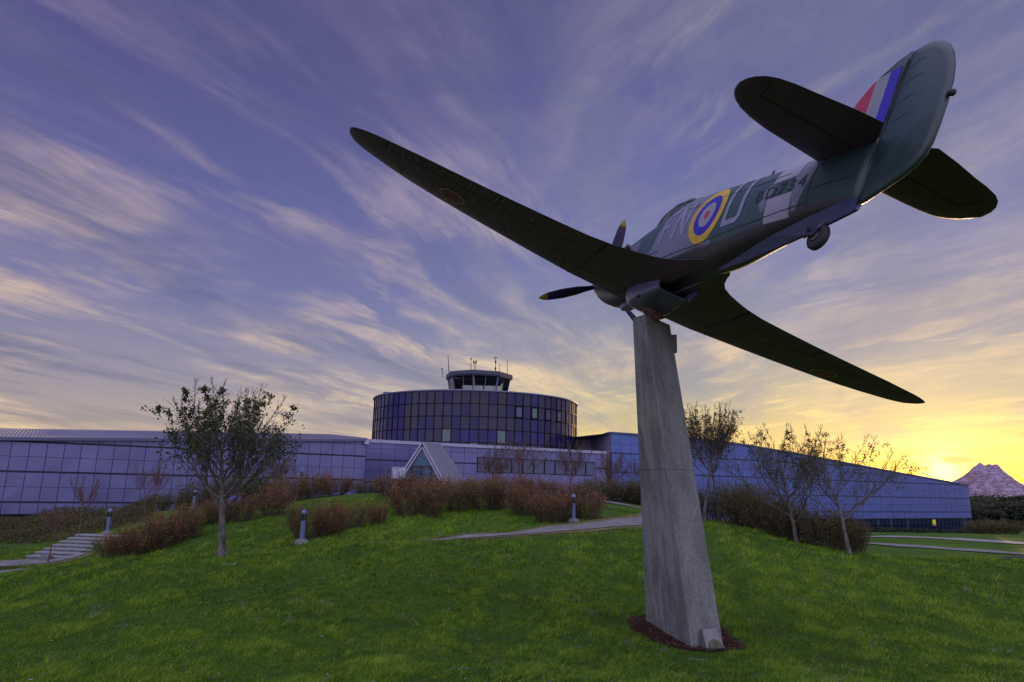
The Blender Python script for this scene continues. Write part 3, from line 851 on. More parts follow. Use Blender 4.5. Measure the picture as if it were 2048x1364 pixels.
def camo(name, top1, top2, belly, zsplit=-.42, rough=.42):
    m = bpy.data.materials.new(name); m.use_nodes = True; nt = m.node_tree; b = nt.nodes['Principled BSDF']
    tcn = nt.nodes.new('ShaderNodeTexCoord'); v = tcn.outputs['Object']
    mp = nt.nodes.new('ShaderNodeMapping'); mp.inputs['Rotation'].default_value = (0, math.radians(35), math.radians(20)); mp.inputs['Scale'].default_value = (1, .6, .55)
    nt.links.new(v, mp.inputs[0])
    n = noise(nt, mp.outputs[0], .95, 1.5, .5)
    c = mixc(nt, n.step(.485, .505), top1, top2)
    st_ = nt.nodes.new('ShaderNodeMapping'); st_.inputs['Scale'].default_value = (9, 9, .8); nt.links.new(v, st_.inputs[0])
    w = noise(nt, st_.outputs[0], 1.5, 6, .65)
    c = mixc(nt, w.step(.55, .80) * (.22 if belly else .12), c, (.30, .30, .34)); c = mixc(nt, noise(nt, v, 6, 5, .6).step(.55, .8) * .35, c, (.06, .06, .05))
    if name == 'fuselage_paint':
        sx_ = nt.nodes.new('ShaderNodeSeparateXYZ'); nt.links.new(v, sx_.inputs[0]); xa = Nd(nt, sx_.outputs[0]) + (Nd(nt, sx_.outputs[2]) * -.35)
        c = mixc(nt, xa.step(8.02, 8.05), c, (.020, .046, .048))
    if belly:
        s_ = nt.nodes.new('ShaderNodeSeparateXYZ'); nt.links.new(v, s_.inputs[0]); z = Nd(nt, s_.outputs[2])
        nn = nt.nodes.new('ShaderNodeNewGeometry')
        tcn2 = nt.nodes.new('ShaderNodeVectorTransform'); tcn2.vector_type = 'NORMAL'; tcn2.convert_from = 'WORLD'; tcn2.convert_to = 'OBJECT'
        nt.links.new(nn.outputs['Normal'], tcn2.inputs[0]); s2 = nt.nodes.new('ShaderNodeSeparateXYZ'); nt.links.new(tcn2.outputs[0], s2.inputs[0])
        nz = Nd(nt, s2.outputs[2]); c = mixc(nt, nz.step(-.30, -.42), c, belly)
    nt.links.new(c, b.inputs['Base Color']); b.inputs['Roughness'].default_value = rough
    bn = nt.nodes.new('ShaderNodeBump'); bn.inputs['Strength'].default_value = .25; bn.inputs['Distance'].default_value = .01
    nt.links.new(noise(nt, v, 14, 4, .6).s, bn.inputs['Height']); nt.links.new(bn.outputs[0], b.inputs['Normal'])
    return m


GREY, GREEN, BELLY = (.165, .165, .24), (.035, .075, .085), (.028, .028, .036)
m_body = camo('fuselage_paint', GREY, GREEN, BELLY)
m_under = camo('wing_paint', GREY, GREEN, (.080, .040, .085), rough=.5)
m_tail = camo('tail_paint', (.018, .042, .046), (.026, .056, .066), None, rough=.40)
m_black = mat('flat_black', (.012, .012, .014), .6)
m_line = mat('panel_line', (.03, .03, .035), .8)
m_scuff = mat('worn_edge', (.30, .30, .28), .7)
m_blue = mat('roundel_blue', (.03, .02, .42), .5, var=.15, vscale=4); m_yel = mat('roundel_yellow', (.55, .36, .03), .5, var=.12, vscale=5)
m_white = mat('marking_white', (.25, .25, .31), .55, var=.1, vscale=5); m_red = mat('roundel_red', (.40, .03, .07), .5); m_dred = mat('faded_red', (.20, .04, .05), .6); m_dwhite = mat('faded_white', (.26, .23, .23), .6)
m_lett = mat('code_letter', (.23, .23, .36), .55, var=.12, vscale=5); m_sky = mat('tail_band', (.30, .28, .37), .55, var=.08, vscale=4)
m_glass = mat('canopy_glass', (.03, .035, .06), .08, spec=1.0)
m_rust = mat('rusty_steel', (.12, .05, .03), .85, var=.5, vscale=9, col2=(.05, .035, .035), bump=.8, bscale=30)

ST = [  # s, ztop, zbot, half width, z of max width, exponent top, exponent bottom
    (.60, .36, -.38, .37, 0, 2, 2), (.85, .43, -.50, .40, 0, 2.1, 2.1), (1.3, .50, -.64, .42, -.02, 2.2, 2.3), (1.9, .56, -.76, .44, -.05, 2.2, 2.4), (2.5, .62, -.82, .46, -.05, 2.2, 2.5),
    (3.1, .70, -.80, .47, -.02, 2.2, 2.7), (3.9, .80, -.74, .48, .0, 2.2, 3.0), (4.45, .93, -.70, .48, .0, 2.1, 3.0), (5.0, .88, -.70, .46, .0, 2.1, 3.0), (5.6, .79, -.71, .43, .0, 2.2, 2.2), (6.3, .68, -.68, .385, .0, 2.2, 2.7),
    (7.0, .585, -.60, .33, .0, 2.2, 2.8), (7.7, .51, -.52, .27, .0, 2.2, 2.8), (8.3, .46, -.46, .20, .0, 2.2, 2.6), (8.86, .42, -.42, .085, .0, 2.0, 2.4)]
STa = np.array(ST)


def cr_interp(x, xs, ys):
    """monotone-ish cubic (Catmull-Rom tangents)"""
    i = int(np.clip(np.searchsorted(xs, x) - 1, 0, len(xs) - 2)); h = xs[i + 1] - xs[i]; t = (x - xs[i]) / h
    m = np.gradient(ys, xs)
    return (2 * t ** 3 - 3 * t ** 2 + 1) * ys[i] + (t ** 3 - 2 * t ** 2 + t) * h * m[i] + (-2 * t ** 3 + 3 * t ** 2) * ys[i + 1] + (t ** 3 - t ** 2) * h * m[i + 1]


def stn(s): return [float(cr_interp(min(max(s, .60), 8.86), STa[:, 0], STa[:, k])) for k in range(1, 7)]


def fring(s, n=48, off=0.0):
    zt_, zb_, hw_, zm, nt_, nb_ = stn(s); out = []
    for k in range(n):
        a = 2 * math.pi * k / n; c_, s_ = math.cos(a), math.sin(a)
        e = 2 / (nt_ if s_ > 0 else nb_); hgt_ = (zt_ - zm) if s_ > 0 else (zm - zb_)
        out.append((s, (hw_ + off) * math.copysign(abs(c_) ** e, c_), zm + (hgt_ + off) * math.copysign(abs(s_) ** e, s_)))
    return out


def hwidth(s, z):
    zt_, zb_, hw_, zm, nt_, nb_ = stn(s)
    n_, h_ = (nt_, zt_ - zm) if z > zm else (nb_, zm - zb_)
    t = min(abs(z - zm) / h_, .999); return hw_ * (1 - t ** n_) ** (1 / n_)


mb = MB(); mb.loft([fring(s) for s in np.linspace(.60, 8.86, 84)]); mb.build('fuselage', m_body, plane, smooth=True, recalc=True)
mb = MB(); mb.loft([[(s, w_, zt_), (s, -w_, zt_), (s, -.018, zb_), (s, .018, zb_)] for s, w_, zt_, zb_ in ((6.0, .03, -.70, -.735), (6.6, .10, -.62, -.73), (7.3, .13, -.54, -.69), (8.0, .12, -.45, -.63), (8.5, .09, -.40, -.575), (8.84, .05, -.38, -.53))])
mb.build('ventral_keel', mat('keel_paint', (.035, .04, .12), .35, var=.2, vscale=5), plane, recalc=True)
# spinner
mb = MB(); prof_ = [(0.0, .012), (.03, .07), (.10, .14), (.22, .22), (.36, .29), (.50, .335), (.59, .355)]
mb.loft([[(s, r * math.cos(2 * math.pi * k / 28), r * math.sin(2 * math.pi * k / 28)) for k in range(28)] for s, r in prof_])
mb.build('spinner', mat('spinner_paint', (.05, .05, .07), .35), plane, smooth=True, recalc=True)


def airfoil(xc):  # half thickness, NACA 4-digit, unit t
    return 5 * (.2969 * math.sqrt(xc) - .126 * xc - .3516 * xc ** 2 + .2843 * xc ** 3 - .1036 * xc ** 4)


XS = [0, .006, .02, .05, .1, .17, .26, .38, .5, .63, .75, .86, .94, 1.0]


def section(le, te, y, zc, t, ax='y', camber=0.0):
    c_ = te - le; up, lo = [], []
    for xc in XS:
        h_ = airfoil(xc) * t + .0015; cz = camber * c_ * (1 - (2 * xc - 1) ** 2)
        up.append((le + xc * c_, h_ + cz)); lo.append((le + xc * c_, -h_ * .85 + cz))
    pts = up + lo[::-1]
    return [(x, y, zc + z) if ax == 'y' else (x, z, y) for x, z in pts]


LEy = [.25, .9, 1.4, 2.2, 3.0, 3.9, 4.7, 5.2, 5.5, 5.72, 5.88, 6.0, 6.07, 6.11, 6.135]
LEs = [2.28, 2.30, 2.33, 2.38, 2.44, 2.53, 2.65, 2.80, 2.93, 3.02, 3.11, 3.20, 3.29, 3.38, 3.50]
TEy = [.15, .30, .38, .48, .60, .80, 1.05, 1.35, 1.75, 2.3, 3.0, 4.0, 4.8, 5.3, 5.6, 5.8, 5.95, 6.05, 6.11, 6.135]
TEs = [6.0, 5.75, 5.52, 5.30, 5.12, 4.95, 4.80, 4.66, 4.52, 4.42, 4.32, 4.20, 4.14, 4.07, 4.03, 3.98, 3.92, 3.86, 3.78, 3.68]
WY = [.15, .22, .30, .38, .48, .60, .80, 1.05, 1.35, 1.75, 2.3, 3.0, 3.7, 4.4, 4.9, 5.3, 5.6, 5.8, 5.93, 6.03, 6.08, 6.11, 6.135]
DIH = math.tan(math.radians(2.2))


def wzc(y): return -.60 + (max(0, y - 1.4) * DIH) - .02 * max(0, 1 - y)


def wthk(y): return float(np.interp(y, [0, 1.4, 3, 5, 5.8, 6.03, 6.135], [.44, .40, .30, .17, .11, .075, .015]))


def wing_low(s, y, off=.004):
    """z of the wing's lower surface"""
    ay = abs(y); le = np.interp(ay, LEy, LEs); te = np.interp(ay, TEy, TEs); xc = min(max((s - le) / (te - le), 0), 1)
    return wzc(ay) - airfoil(xc) * wthk(ay) * .85 - .0015 - off


def strip(mb, pts, w, zf, m=0):
    """thin ribbon along (s, y) points lying on surface zf"""
    for (a, b_) in zip(pts, pts[1:]):
        a, b_ = Vector((a[0], a[1])), Vector((b_[0], b_[1])); L = (b_ - a).length; n = max(1, int(L / .12)); d = (b_ - a) / L; p = Vector((-d.y, d.x)) * w / 2
        for i in range(n):
            q0, q1 = a + (b_ - a) * (i / n), a + (b_ - a) * ((i + 1) / n)
            mb.add([(q.x, q.y, zf(q.x, q.y)) for q in (q0 - p, q1 - p, q1 + p, q0 + p)], [(0, 1, 2, 3)], m)


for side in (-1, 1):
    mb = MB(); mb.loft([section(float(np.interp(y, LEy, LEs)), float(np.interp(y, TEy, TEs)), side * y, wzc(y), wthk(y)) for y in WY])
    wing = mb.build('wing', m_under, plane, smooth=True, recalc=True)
    md = wing.modifiers.new('edge', 'EDGE_SPLIT'); md.split_angle = math.radians(50)
    mb = MB()
    def te(y): return float(np.interp(y, TEy, TEs))
    ail = [(te(3.35), 3.35), (te(3.35) - .40, 3.35), (te(5.45) - .30, 5.45), (te(5.45), 5.45)]
    strip(mb, [(s, side * y) for s, y in ail], .022, wing_low)
    fl_ = [(te(1.5) , 1.45), (te(1.5) - .52, 1.45), (te(3.3) - .42, 3.28), (te(3.3), 3.28)]
    strip(mb, [(s, side * y) for s, y in fl_], .018, wing_low)
    strip(mb, [(2.36, side * 1.42), (4.62, side * 1.42)], .02, wing_low)
    door = [(2.62, .42), (2.62, .95), (2.75, 1.65), (3.2, 1.72), (3.36, 1.2), (3.36, .42)]
    strip(mb, [(s, side * y) for s, y in door + door[:1]], .025, wing_low)
    for y in (2.0, 2.6, 3.9, 4.5, 5.1): strip(mb, [(float(np.interp(y, LEy, LEs)) + .25, side * y), (te(y) - .42, side * y)], .010, wing_low)
    mb.build('panel_line', m_line, wing)
    mb = MB(); rr = random.Random(3 + side)
    for k in range(22):
        y = rr.uniform(.9, 5.6); s_ = rr.uniform(2.7, te(y) - .25); strip(mb, [(s_, side * y), (s_ + rr.uniform(.05, .28), side * (y + rr.uniform(-.03, .03)))], .010, lambda s, yy: wing_low(s, yy, .006))
    for k in range(9):
        y = 3.4 + k * .25; strip(mb, [(te(y) - .34, side * y), (te(y) - .05, side * y)], .008, lambda s, yy: wing_low(s, yy, .006))
    mb.build('scuff_mark', m_scuff, wing)
    for r0, r1, mt in ((.215, .26, m_dwhite), (0.0, .215, m_dred)):
        mb = MB(); n = 36; cy, cs = side * 4.10, 3.28; L = 5
        for i in range(L):
            ra, rb = r0 + (r1 - r0) * i / L, r0 + (r1 - r0) * (i + 1) / L
            for k in range(n):
                q = []
                for r_, a_ in ((ra, k), (rb, k), (rb, k + 1), (ra, k + 1)):
                    a_ = 2 * math.pi * a_ / n; s_, y_ = cs + r_ * math.cos(a_), cy + r_ * math.sin(a_); q.append((s_, y_, wing_low(s_, y_, .008)))
                mb.add(q, [(0, 1, 2, 3)])
        mb.build('underwing_roundel', mt, wing)

# tailplanes
TPy = [.05, .24, .57, 1.04, 1.30, 1.48, 1.60, 1.68, 1.725, 1.745]
TPle = [7.98, 8.00, 8.03, 8.07, 8.13, 8.20, 8.28, 8.37, 8.46, 8.56]
TPte = [8.86, 9.17, 9.14, 9.06, 9.02, 8.97, 8.90, 8.81, 8.72, 8.62]
def tp_low(s, y, off=.004):
    ay = abs(y); le, te_ = np.interp(ay, TPy, TPle), np.interp(ay, TPy, TPte); xc = min(max((s - le) / (te_ - le), 0), 1)
    return .34 - airfoil(xc) * np.interp(ay, [0, 1.5, 1.7, 1.75], [.13, .085, .05, .02]) * .85 - off
for side in (-1, 1):
    if side == 1: TPy = [.05, .45, .79, 1.11, 1.31, 1.50, 1.62, 1.72, 1.78, 1.805]; TPle = [7.98, 8.03, 8.06, 8.08, 8.10, 8.14, 8.20, 8.32, 8.45, 8.58]; TPte = [8.86, 9.24, 9.19, 9.12, 9.09, 9.04, 8.97, 8.86, 8.74, 8.62]
    mb = MB(); mb.loft([section(le, te_, side * y, .34, float(np.interp(y, [0, 1.5, 1.7, 1.75], [.13, .085, .05, .02]))) for y, le, te_ in zip(TPy, TPle, TPte)])
    tp = mb.build('tailplane', m_under, plane, smooth=True, recalc=True); tp.modifiers.new('edge', 'EDGE_SPLIT').split_angle = math.radians(50)
    mb = MB(); strip(mb, [(8.62, side * .16), (8.60, side * 1.45)], .025, tp_low); strip(mb, [(8.60, side * 1.45), (8.86, side * 1.50)], .02, tp_low)
    for y in (.45, .75, 1.05, 1.3): strip(mb, [(8.66, side * y), (float(np.interp(y, TPy, TPte)) - .04, side * y)], .008, tp_low, 1); strip(mb, [(8.10, side * y), (8.56, side * y)], .006, tp_low, 1)
    mb.build('panel_line', [m_line, mat('rib_tape', (.13, .13, .125), .7)], tp)


def slab(poly, th, name, m, parent, y0=0.0):
    """symmetrical lens-edged slab in the X-Z plane"""
    c_ = Vector((sum(p[0] for p in poly) / len(poly), sum(p[1] for p in poly) / len(poly)))
    mb = MB(); rings = []
    for yy, k in ((-th, .86), (-th * .75, .95), (-th * .3, .992), (0, 1.0), (th * .3, .992), (th * .75, .95), (th, .86)):
        rings.append([(c_.x + (p[0] - c_.x) * k, y0 + yy, c_.y + (p[1] - c_.y) * k) for p in poly])
    mb.loft(rings); o = mb.build(name, m, parent, recalc=True)
    me = o.data
    me.polygons.foreach_set('use_smooth', [True] * len(me.polygons)); o.modifiers.new('edge', 'EDGE_SPLIT').split_angle = math.radians(40)
    return o


def smooth_poly(pts, k=2):
    for _ in range(k):
        q = []
        for a, b_ in zip(pts, pts[1:] + pts[:1]): q += [(a[0] * .75 + b_[0] * .25, a[1] * .75 + b_[1] * .25), (a[0] * .25 + b_[0] * .75, a[1] * .25 + b_[1] * .75)]
        pts = q
    return pts


FIN = [(7.78, .40), (7.98, .72), (8.12, .98), (8.27, 1.19), (8.42, 1.32), (8.60, 1.42), (8.80, 1.49), (8.93, 1.515), (8.975, 1.515), (8.925, 1.0), (8.885, .42)]
fin = slab(FIN, .062, 'fin', m_tail, plane)
RUD = [(8.90, .42), (8.94, 1.0), (8.99, 1.515), (9.10, 1.52), (9.24, 1.495), (9.38, 1.42), (9.50, 1.31), (9.59, 1.17), (9.655, 1.0), (9.70, .78), (9.715, .5), (9.71, .2),
       (9.69, 0), (9.64, -.15), (9.53, -.25), (9.38, -.32), (9.2, -.38), (8.95, -.46), (8.87, -.47), (8.86, -.1)]
rud = slab(RUD, .055, 'rudder', m_tail, plane)
mb = MB(); mb.tube([(9.66, 0, .56), (9.73, 0, .56)], .022, 8); mb.tube([(9.72, 0, .56), (9.755, 0, .56), (9.79, 0, .56)], [.03, .042, .026], 10); mb.build('tail_lamp', m_black, rud, smooth=True)
mb = MB(); mb.tube([(8.965, -.02, 1.47), (8.92, -.02, 1.0), (8.865, -.02, .42), (8.85, -.05, .0), (8.85, -.04, -.45)], .012, 6); mb.tube([(8.955, -.050, 1.40), (8.91, -.056, .95), (8.885, -.058, .45)], .011, 6)
for zz0 in (1.25, 1.0, .75, .5, .2):
    pass
mb.build('hinge_line', m_line, rud)
mb = MB()
for zz0, e_ in ((1.22, 9.38), (1.0, 9.5), (.75, 9.56), (.5, 9.58), (.2, 9.58), (-.1, 9.5)):
    mb.tube([(8.98, -.0565, zz0), (9.22, -.0565, zz0 + .04), (e_, -.047, zz0 + .02)], .0035, 4)
mb.build('rib_tape', mat('tail_rib', (.07, .11, .12), .6), rud)
for s0, s1, mt, nm in ((8.725, 8.905, m_blue, 'blue'), (8.50, 8.725, m_white, 'white'), (8.20, 8.50, m_red, 'red')):
    mb = MB(); N = 14
    def fin_edge(s): return float(np.interp(s, [7.78, 7.98, 8.12, 8.27, 8.42, 8.60, 8.80, 8.93], [.40, .72, .98, 1.19, 1.32, 1.42, 1.49, 1.515]))
    for side in (-1, 1):
        for i in range(N):
            a, b_ = s0 + (s1 - s0) * i / N, s0 + (s1 - s0) * (i + 1) / N
            za, zb_ = min(fin_edge(a) - .035, 1.33), min(fin_edge(b_) - .035, 1.33)
            mb.quad((a, side * .066, .50), (b_, side * .066, .50), (b_, side * .066, zb_), (a, side * .066, za))
    mb.build('fin_stripe', mt, fin)


# markings wrapped on the fuselage side
def wrap(polys, name, m, off=.006, side=-1, parent=plane):
    """polys: list of (s, z) outlines; cut into small cells and laid on the skin"""
    bm = bmesh.new()
    for poly in polys:
        vs = [bm.verts.new((p[0], 0, p[1])) for p in poly]; bm.faces.new(vs)
    xs = [v.co.x for v in bm.verts]; zs = [v.co.z for v in bm.verts]
    for k in np.arange(min(xs) + .04, max(xs), .05): bmesh.ops.bisect_plane(bm, geom=bm.verts[:] + bm.edges[:] + bm.faces[:], plane_co=(k, 0, 0), plane_no=(1, 0, 0))
    for k in np.arange(min(zs) + .03, max(zs), .035): bmesh.ops.bisect_plane(bm, geom=bm.verts[:] + bm.edges[:] + bm.faces[:], plane_co=(0, 0, k), plane_no=(0, 0, 1))
    for v in bm.verts:
        s_, z_ = v.co.x, v.co.z
        v.co.y = side * (hwidth(s_, z_) + off)
        zt_, zb_, _, zm, _, _ = stn(s_)
        if z_ > zm: v.co.z = z_ + off * max(0, (z_ - zm) / (zt_ - zm))
    me = bpy.data.meshes.new(name); bm.to_mesh(me); bm.free(); me.materials.append(m)
    return link(name, me, parent)


def ring_polys(cs, cz, rx0, rz0, rx1, rz1, n=48, zmax=9):
    out = []
    for k in range(n):
        a, b_ = 2 * math.pi * k / n, 2 * math.pi * (k + 1) / n; q = []
        if rx0 > 0: q = [(cs + rx0 * math.cos(a), cz + rz0 * math.sin(a)), (cs + rx1 * math.cos(a), cz + rz1 * math.sin(a)), (cs + rx1 * math.cos(b_), cz + rz1 * math.sin(b_)), (cs + rx0 * math.cos(b_), cz + rz0 * math.sin(b_))]
        else: q = [(cs, cz), (cs + rx1 * math.cos(a), cz + rz1 * math.sin(a)), (cs + rx1 * math.cos(b_), cz + rz1 * math.sin(b_))]
        out.append([(x, min(z, zmax)) for x, z in q])
    return out


RC, RZ = 5.78, .10
for nm, a, b_, m_ in (('roundel_outer_ring', .335, .465, m_yel), ('roundel_blue_ring', .205, .335, m_blue), ('roundel_white_ring', .07, .205, m_white), ('roundel_centre', 0, .07, m_red)):
    o = wrap(ring_polys(RC, RZ, a, a * 1.06, b_, b_ * 1.06), nm, m_)
# code letters F N (ahead) and D (behind)
def bar_(x0, z0, x1, z1, w): return [(x0, z0), (x0 + w, z0), (x1 + w, z1), (x1, z1)]
Fz0, Fz1 = -.12, .56
wrap([bar_(4.28, Fz0, 4.28, Fz1, .085), [(4.365, Fz1 - .095), (4.62, Fz1 - .095), (4.62, Fz1), (4.365, Fz1)], [(4.365, .17), (4.54, .17), (4.54, .26), (4.365, .26)]], 'letter_f', m_lett)
wrap([bar_(4.74, Fz0, 4.74, Fz1, .085), bar_(5.09, Fz0, 5.09, Fz1, .085), [(4.825, Fz1), (4.825, Fz1 - .2), (5.09, Fz0), (5.09, Fz0 + .2)]], 'letter_n', m_lett)
wrap([bar_(6.32, -.25, 6.32, .61, .085), [(6.405, -.25), (6.66, -.25), (6.76, -.17), (6.675, -.13), (6.64, -.16), (6.405, -.16)], [(6.675, -.13), (6.76, -.17), (6.76, .53), (6.675, .50)],
      [(6.405, .53), (6.65, .53), (6.675, .50), (6.76, .53), (6.68, .59), (6.405, .61)]], 'letter_d', m_lett)
wrap([[(7.32, -.42), (7.80, -.42), (7.80, -.07), (7.32, -.07)], [(7.32, .17), (7.80, .17), (7.80, .44), (7.32, .44)]], 'tail_band', m_sky, off=.004)
fc = bpy.data.curves.new('serial', 'FONT'); fc.body = 'BD734'; fc.size = .25; fc.space_character = 1.15
fo = bpy.data.objects.new('serial', fc); COL.objects.link(fo)
dg = bpy.context.evaluated_depsgraph_get(); dg.update(); tm = bpy.data.meshes.new_from_object(fo.evaluated_get(dg)); bpy.data.objects.remove(fo)
bm = bmesh.new(); bm.from_mesh(tm); bmesh.ops.triangulate(bm, faces=bm.faces)
w_ = max(v.co.x for v in bm.verts)
for v in bm.verts: v.co = Vector((7.02 + v.co.x / w_ * .98, 0, -.045 + v.co.y))
for v in bm.verts: v.co.y = -(hwidth(v.co.x, v.co.z) + .009)
me = bpy.data.meshes.new('serial_number'); bm.to_mesh(me); bm.free(); me.materials.append(mat('faded_black', (.022, .025, .045), .6)); link('serial_number', me, plane)

# fuselage panel lines, door line, exhaust, footstep
mb = MB()
def fline(s0, z0, s1, z1, n=12, w=.012):
    for i in range(n):
        a, b_ = i / n, (i + 1) / n; p = [(s0 + (s1 - s0) * t, z0 + (z1 - z0) * t) for t in (a, b_)]
        v = Vector((p[1][0] - p[0][0], p[1][1] - p[0][1])).normalized(); nn_ = (-v.y * w / 2, v.x * w / 2)
        q = [(p[0][0] - nn_[0], p[0][1] - nn_[1]), (p[1][0] - nn_[0], p[1][1] - nn_[1]), (p[1][0] + nn_[0], p[1][1] + nn_[1]), (p[0][0] + nn_[0], p[0][1] + nn_[1])]
        mb.add([(x, -(hwidth(x, z) + .007), z) for x, z in q], [(0, 1, 2, 3)])
for a in ((3.15, -.5, 3.15, .5), (3.3, -.3, 3.55, .45), (3.35, -.22, 4.4, -.25), (2.0, .12, 3.1, .16), (4.6, -.42, 8.1, -.30), (5.0, .42, 7.6, .26), (8.1, -.35, 8.1, .35), (8.15, -.12, 8.75, -.10), (8.3, .20, 8.75, .24)): fline(*a)
mb.build('panel_line', m_line, plane)
mb = MB(); mb.tube([(6.55, 0, .62), (6.60, 0, .80)], [.022, .012], 6); mb.build('aerial_mast', m_black, plane)
for k in range(6):
    mb = MB(); s_ = 1.25 + k * .27; y_ = -(hwidth(s_, .22)); mb.tube([(s_, y_ + .02, .22), (s_ + .06, y_ - .07, .21), (s_ + .2, y_ - .10, .2)], [.05, .05, .042], 8); mb.build('exhaust_stub', m_rust, plane, smooth=True)
# canopy: glazed hump with frame hoops
mb = MB()
def can_prof(s): return float(np.interp(s, [3.0, 3.2, 3.45, 3.8, 4.2, 4.5, 4.7], [.70, .88, 1.00, 1.06, 1.04, .97, .91]))
def can_ring(s, off=0.0, n=17):
    zt_ = can_prof(s) + off; zb_ = .48; hw_ = float(np.interp(s, [3.0, 3.4, 4.0, 4.7], [.26, .31, .33, .28])) + off
    return [(s, hw_ * math.copysign(abs(math.cos(a)) ** .8, math.cos(a)), zb_ + (zt_ - zb_) * abs(math.sin(a)) ** .8) for a in [math.pi * k / (n - 1) for k in range(n)]]
mb.loft([can_ring(s) for s in np.linspace(3.0, 4.7, 18)], closed=False, caps=False)
cn = mb.build('canopy', m_glass, plane, smooth=True)
mb = MB()
for s_ in (3.02, 3.42, 3.44, 3.85, 4.25, 4.66): mb.tube(can_ring(s_, .006), .016, 5)
for k in (4, 8, 12): mb.tube([can_ring(s, .006)[k] for s in np.linspace(3.0, 4.7, 12)], .013, 5)
mb.build('canopy_frame', mat('canopy_frame', (.09, .10, .10), .5), cn)
# propeller
A0 = 1.484
for k in range(3):
    a = A0 - k * 2.0944; d = Vector((0, -math.cos(a), math.sin(a))); tz = Vector((1, 0, 0)); w = d.cross(tz)
    hub = Vector((.45, 0, 0)); rings = []; tips = []
    for i in range(15):
        f_ = i / 14; r_ = .18 + 1.47 * f_
        ch = float(np.interp(f_, [0, .12, .35, .6, .85, .95, 1], [.10, .15, .25, .26, .19, .12, .03])); th = float(np.interp(f_, [0, .2, 1], [.09, .045, .012]))
        tw = math.radians(62 - 40 * f_); cd = w * math.cos(tw) + tz * math.sin(tw); nd = w * -math.sin(tw) + tz * math.cos(tw); c_ = hub + d * r_
        rings.append([tuple(c_ + cd * ch / 2 * math.cos(q) + nd * th / 2 * math.sin(q)) for q in [2 * math.pi * j / 12 for j in range(12)]])
    mb = MB(); mb.loft(rings[:13]); bl = mb.build('propeller_blade', mat('blade_black', (.020, .014, .045), .5, spec=.2), plane, smooth=True, recalc=True)
    mb = MB(); mb.loft(rings[12:]); mb.build('blade_tip', mat('tip_yellow', (.22, .14, .015), .5), bl, smooth=True, recalc=True)
# radiator housing: rounded lip at the front, open duct at the back
mb = MB(); rings = []; NR_ = 28
def rad_ring(s, hw_, zb_, zt_, n_):
    zm = zt_; out = []
    for k in range(NR_):
        a = math.pi + math.pi * k / (NR_ - 1); c_, s_ = math.cos(a), math.sin(a)
        out.append((s, hw_ * math.copysign(abs(c_) ** (2 / n_), c_), zm + (zm - zb_) * -abs(s_) ** (2 / n_)))
    return out
RS = [(3.18, .34, -.90, 3.0), (3.22, .39, -1.00, 3.2), (3.32, .425, -1.07, 3.4), (3.5, .44, -1.10, 3.8), (3.8, .43, -1.08, 4.5), (4.1, .385, -1.02, 5.5), (4.35, .335, -.95, 7), (4.52, .305, -.90, 9)]
mb.loft([rad_ring(s, h_, zb_, -.55, n_) for s, h_, zb_, n_ in RS], closed=False, caps=False)
mb.loft([rad_ring(s, h_ - .02, zb_ + .02, -.55, n_) for s, h_, zb_, n_ in RS[::-1]], closed=False, caps=False)
mb.loft([rad_ring(4.52, .305, -.90, -.55, 9), rad_ring(4.52, .285, -.88, -.55, 9)], closed=False, caps=False)
m_radp = mat('radiator_paint', (.10, .095, .19), .28, spec=.6, var=.1)
rad = mb.build('radiator_housing', m_radp, plane, smooth=True); rad.modifiers.new('edge', 'EDGE_SPLIT').split_angle = math.radians(38)
mb = MB(); mb.box((3.9, 0, -.80), (.1, .74, .42)); mb.build('radiator_core', m_black, rad)
mb = MB(); mb.add([(4.52, .305, -.90), (4.52, .305, -.62), (4.86, .345, -.66), (4.60, .315, -.90)], [(0, 1, 2, 3)]); mb.add([(4.52, .318, -.90), (4.52, .318, -.62), (4.86, .358, -.66), (4.60, .328, -.90)], [(3, 2, 1, 0)]); mb.build('exit_flap', m_radp, rad)
# carburettor scoop and chin fairing under the nose
mb = MB(); mb.loft([[(s, -.02 + w_ * math.cos(2 * math.pi * k / 16), z_ + h_ * math.sin(2 * math.pi * k / 16)) for k in range(16)] for s, w_, h_, z_ in ((2.30, .07, .05, -.84), (2.36, .10, .08, -.85), (2.6, .12, .10, -.85), (3.0, .11, .08, -.82), (3.3, .06, .03, -.78))])
mb.build('carburettor_scoop', m_radp, plane, smooth=True, recalc=True)
# tail wheel
mb = MB(); wx, wz = 8.27, -.73; yw = .0
ringp = [(.045, .06), (.055, .10), (.05, .145), (.025, .168), (-.025, .168), (-.05, .145), (-.055, .10), (-.045, .06)]
n = 28; vs = []
for k in range(n):
    a = 2 * math.pi * k / n
    vs.append([(wx + r * math.cos(a), yw + y, wz + r * math.sin(a)) for y, r in ringp])
mb.loft(vs + [vs[0]], caps=False)
tw_ = mb.build('tail_wheel', mat('tyre', (.03, .028, .035), .75), plane, smooth=True, recalc=True)
mb = MB(); mb.tube([(wx, -.06, wz), (wx, .06, wz)], .065, 16); mb.build('wheel_hub', mat('hub', (.10, .09, .10), .6, var=.4, vscale=20), tw_)
mb = MB()
mb.tube([(8.02, -.02, -.52), (8.10, -.09, -.70), (wx, -.085, wz)], [.030, .026, .024], 8); mb.tube([(8.30, 0, -.50), (8.34, -.02, -.56), (8.33, -.085, -.66), (wx, -.085, wz)], [.035, .03, .022, .022], 8)
mb.tube([(8.05, .01, -.50), (8.03, -.03, -.68), (8.12, -.08, -.72)], [.028, .028, .024], 8)
mb.build('strut', mat('strut_metal', (.06, .06, .11), .4, metal=.4), tw_)

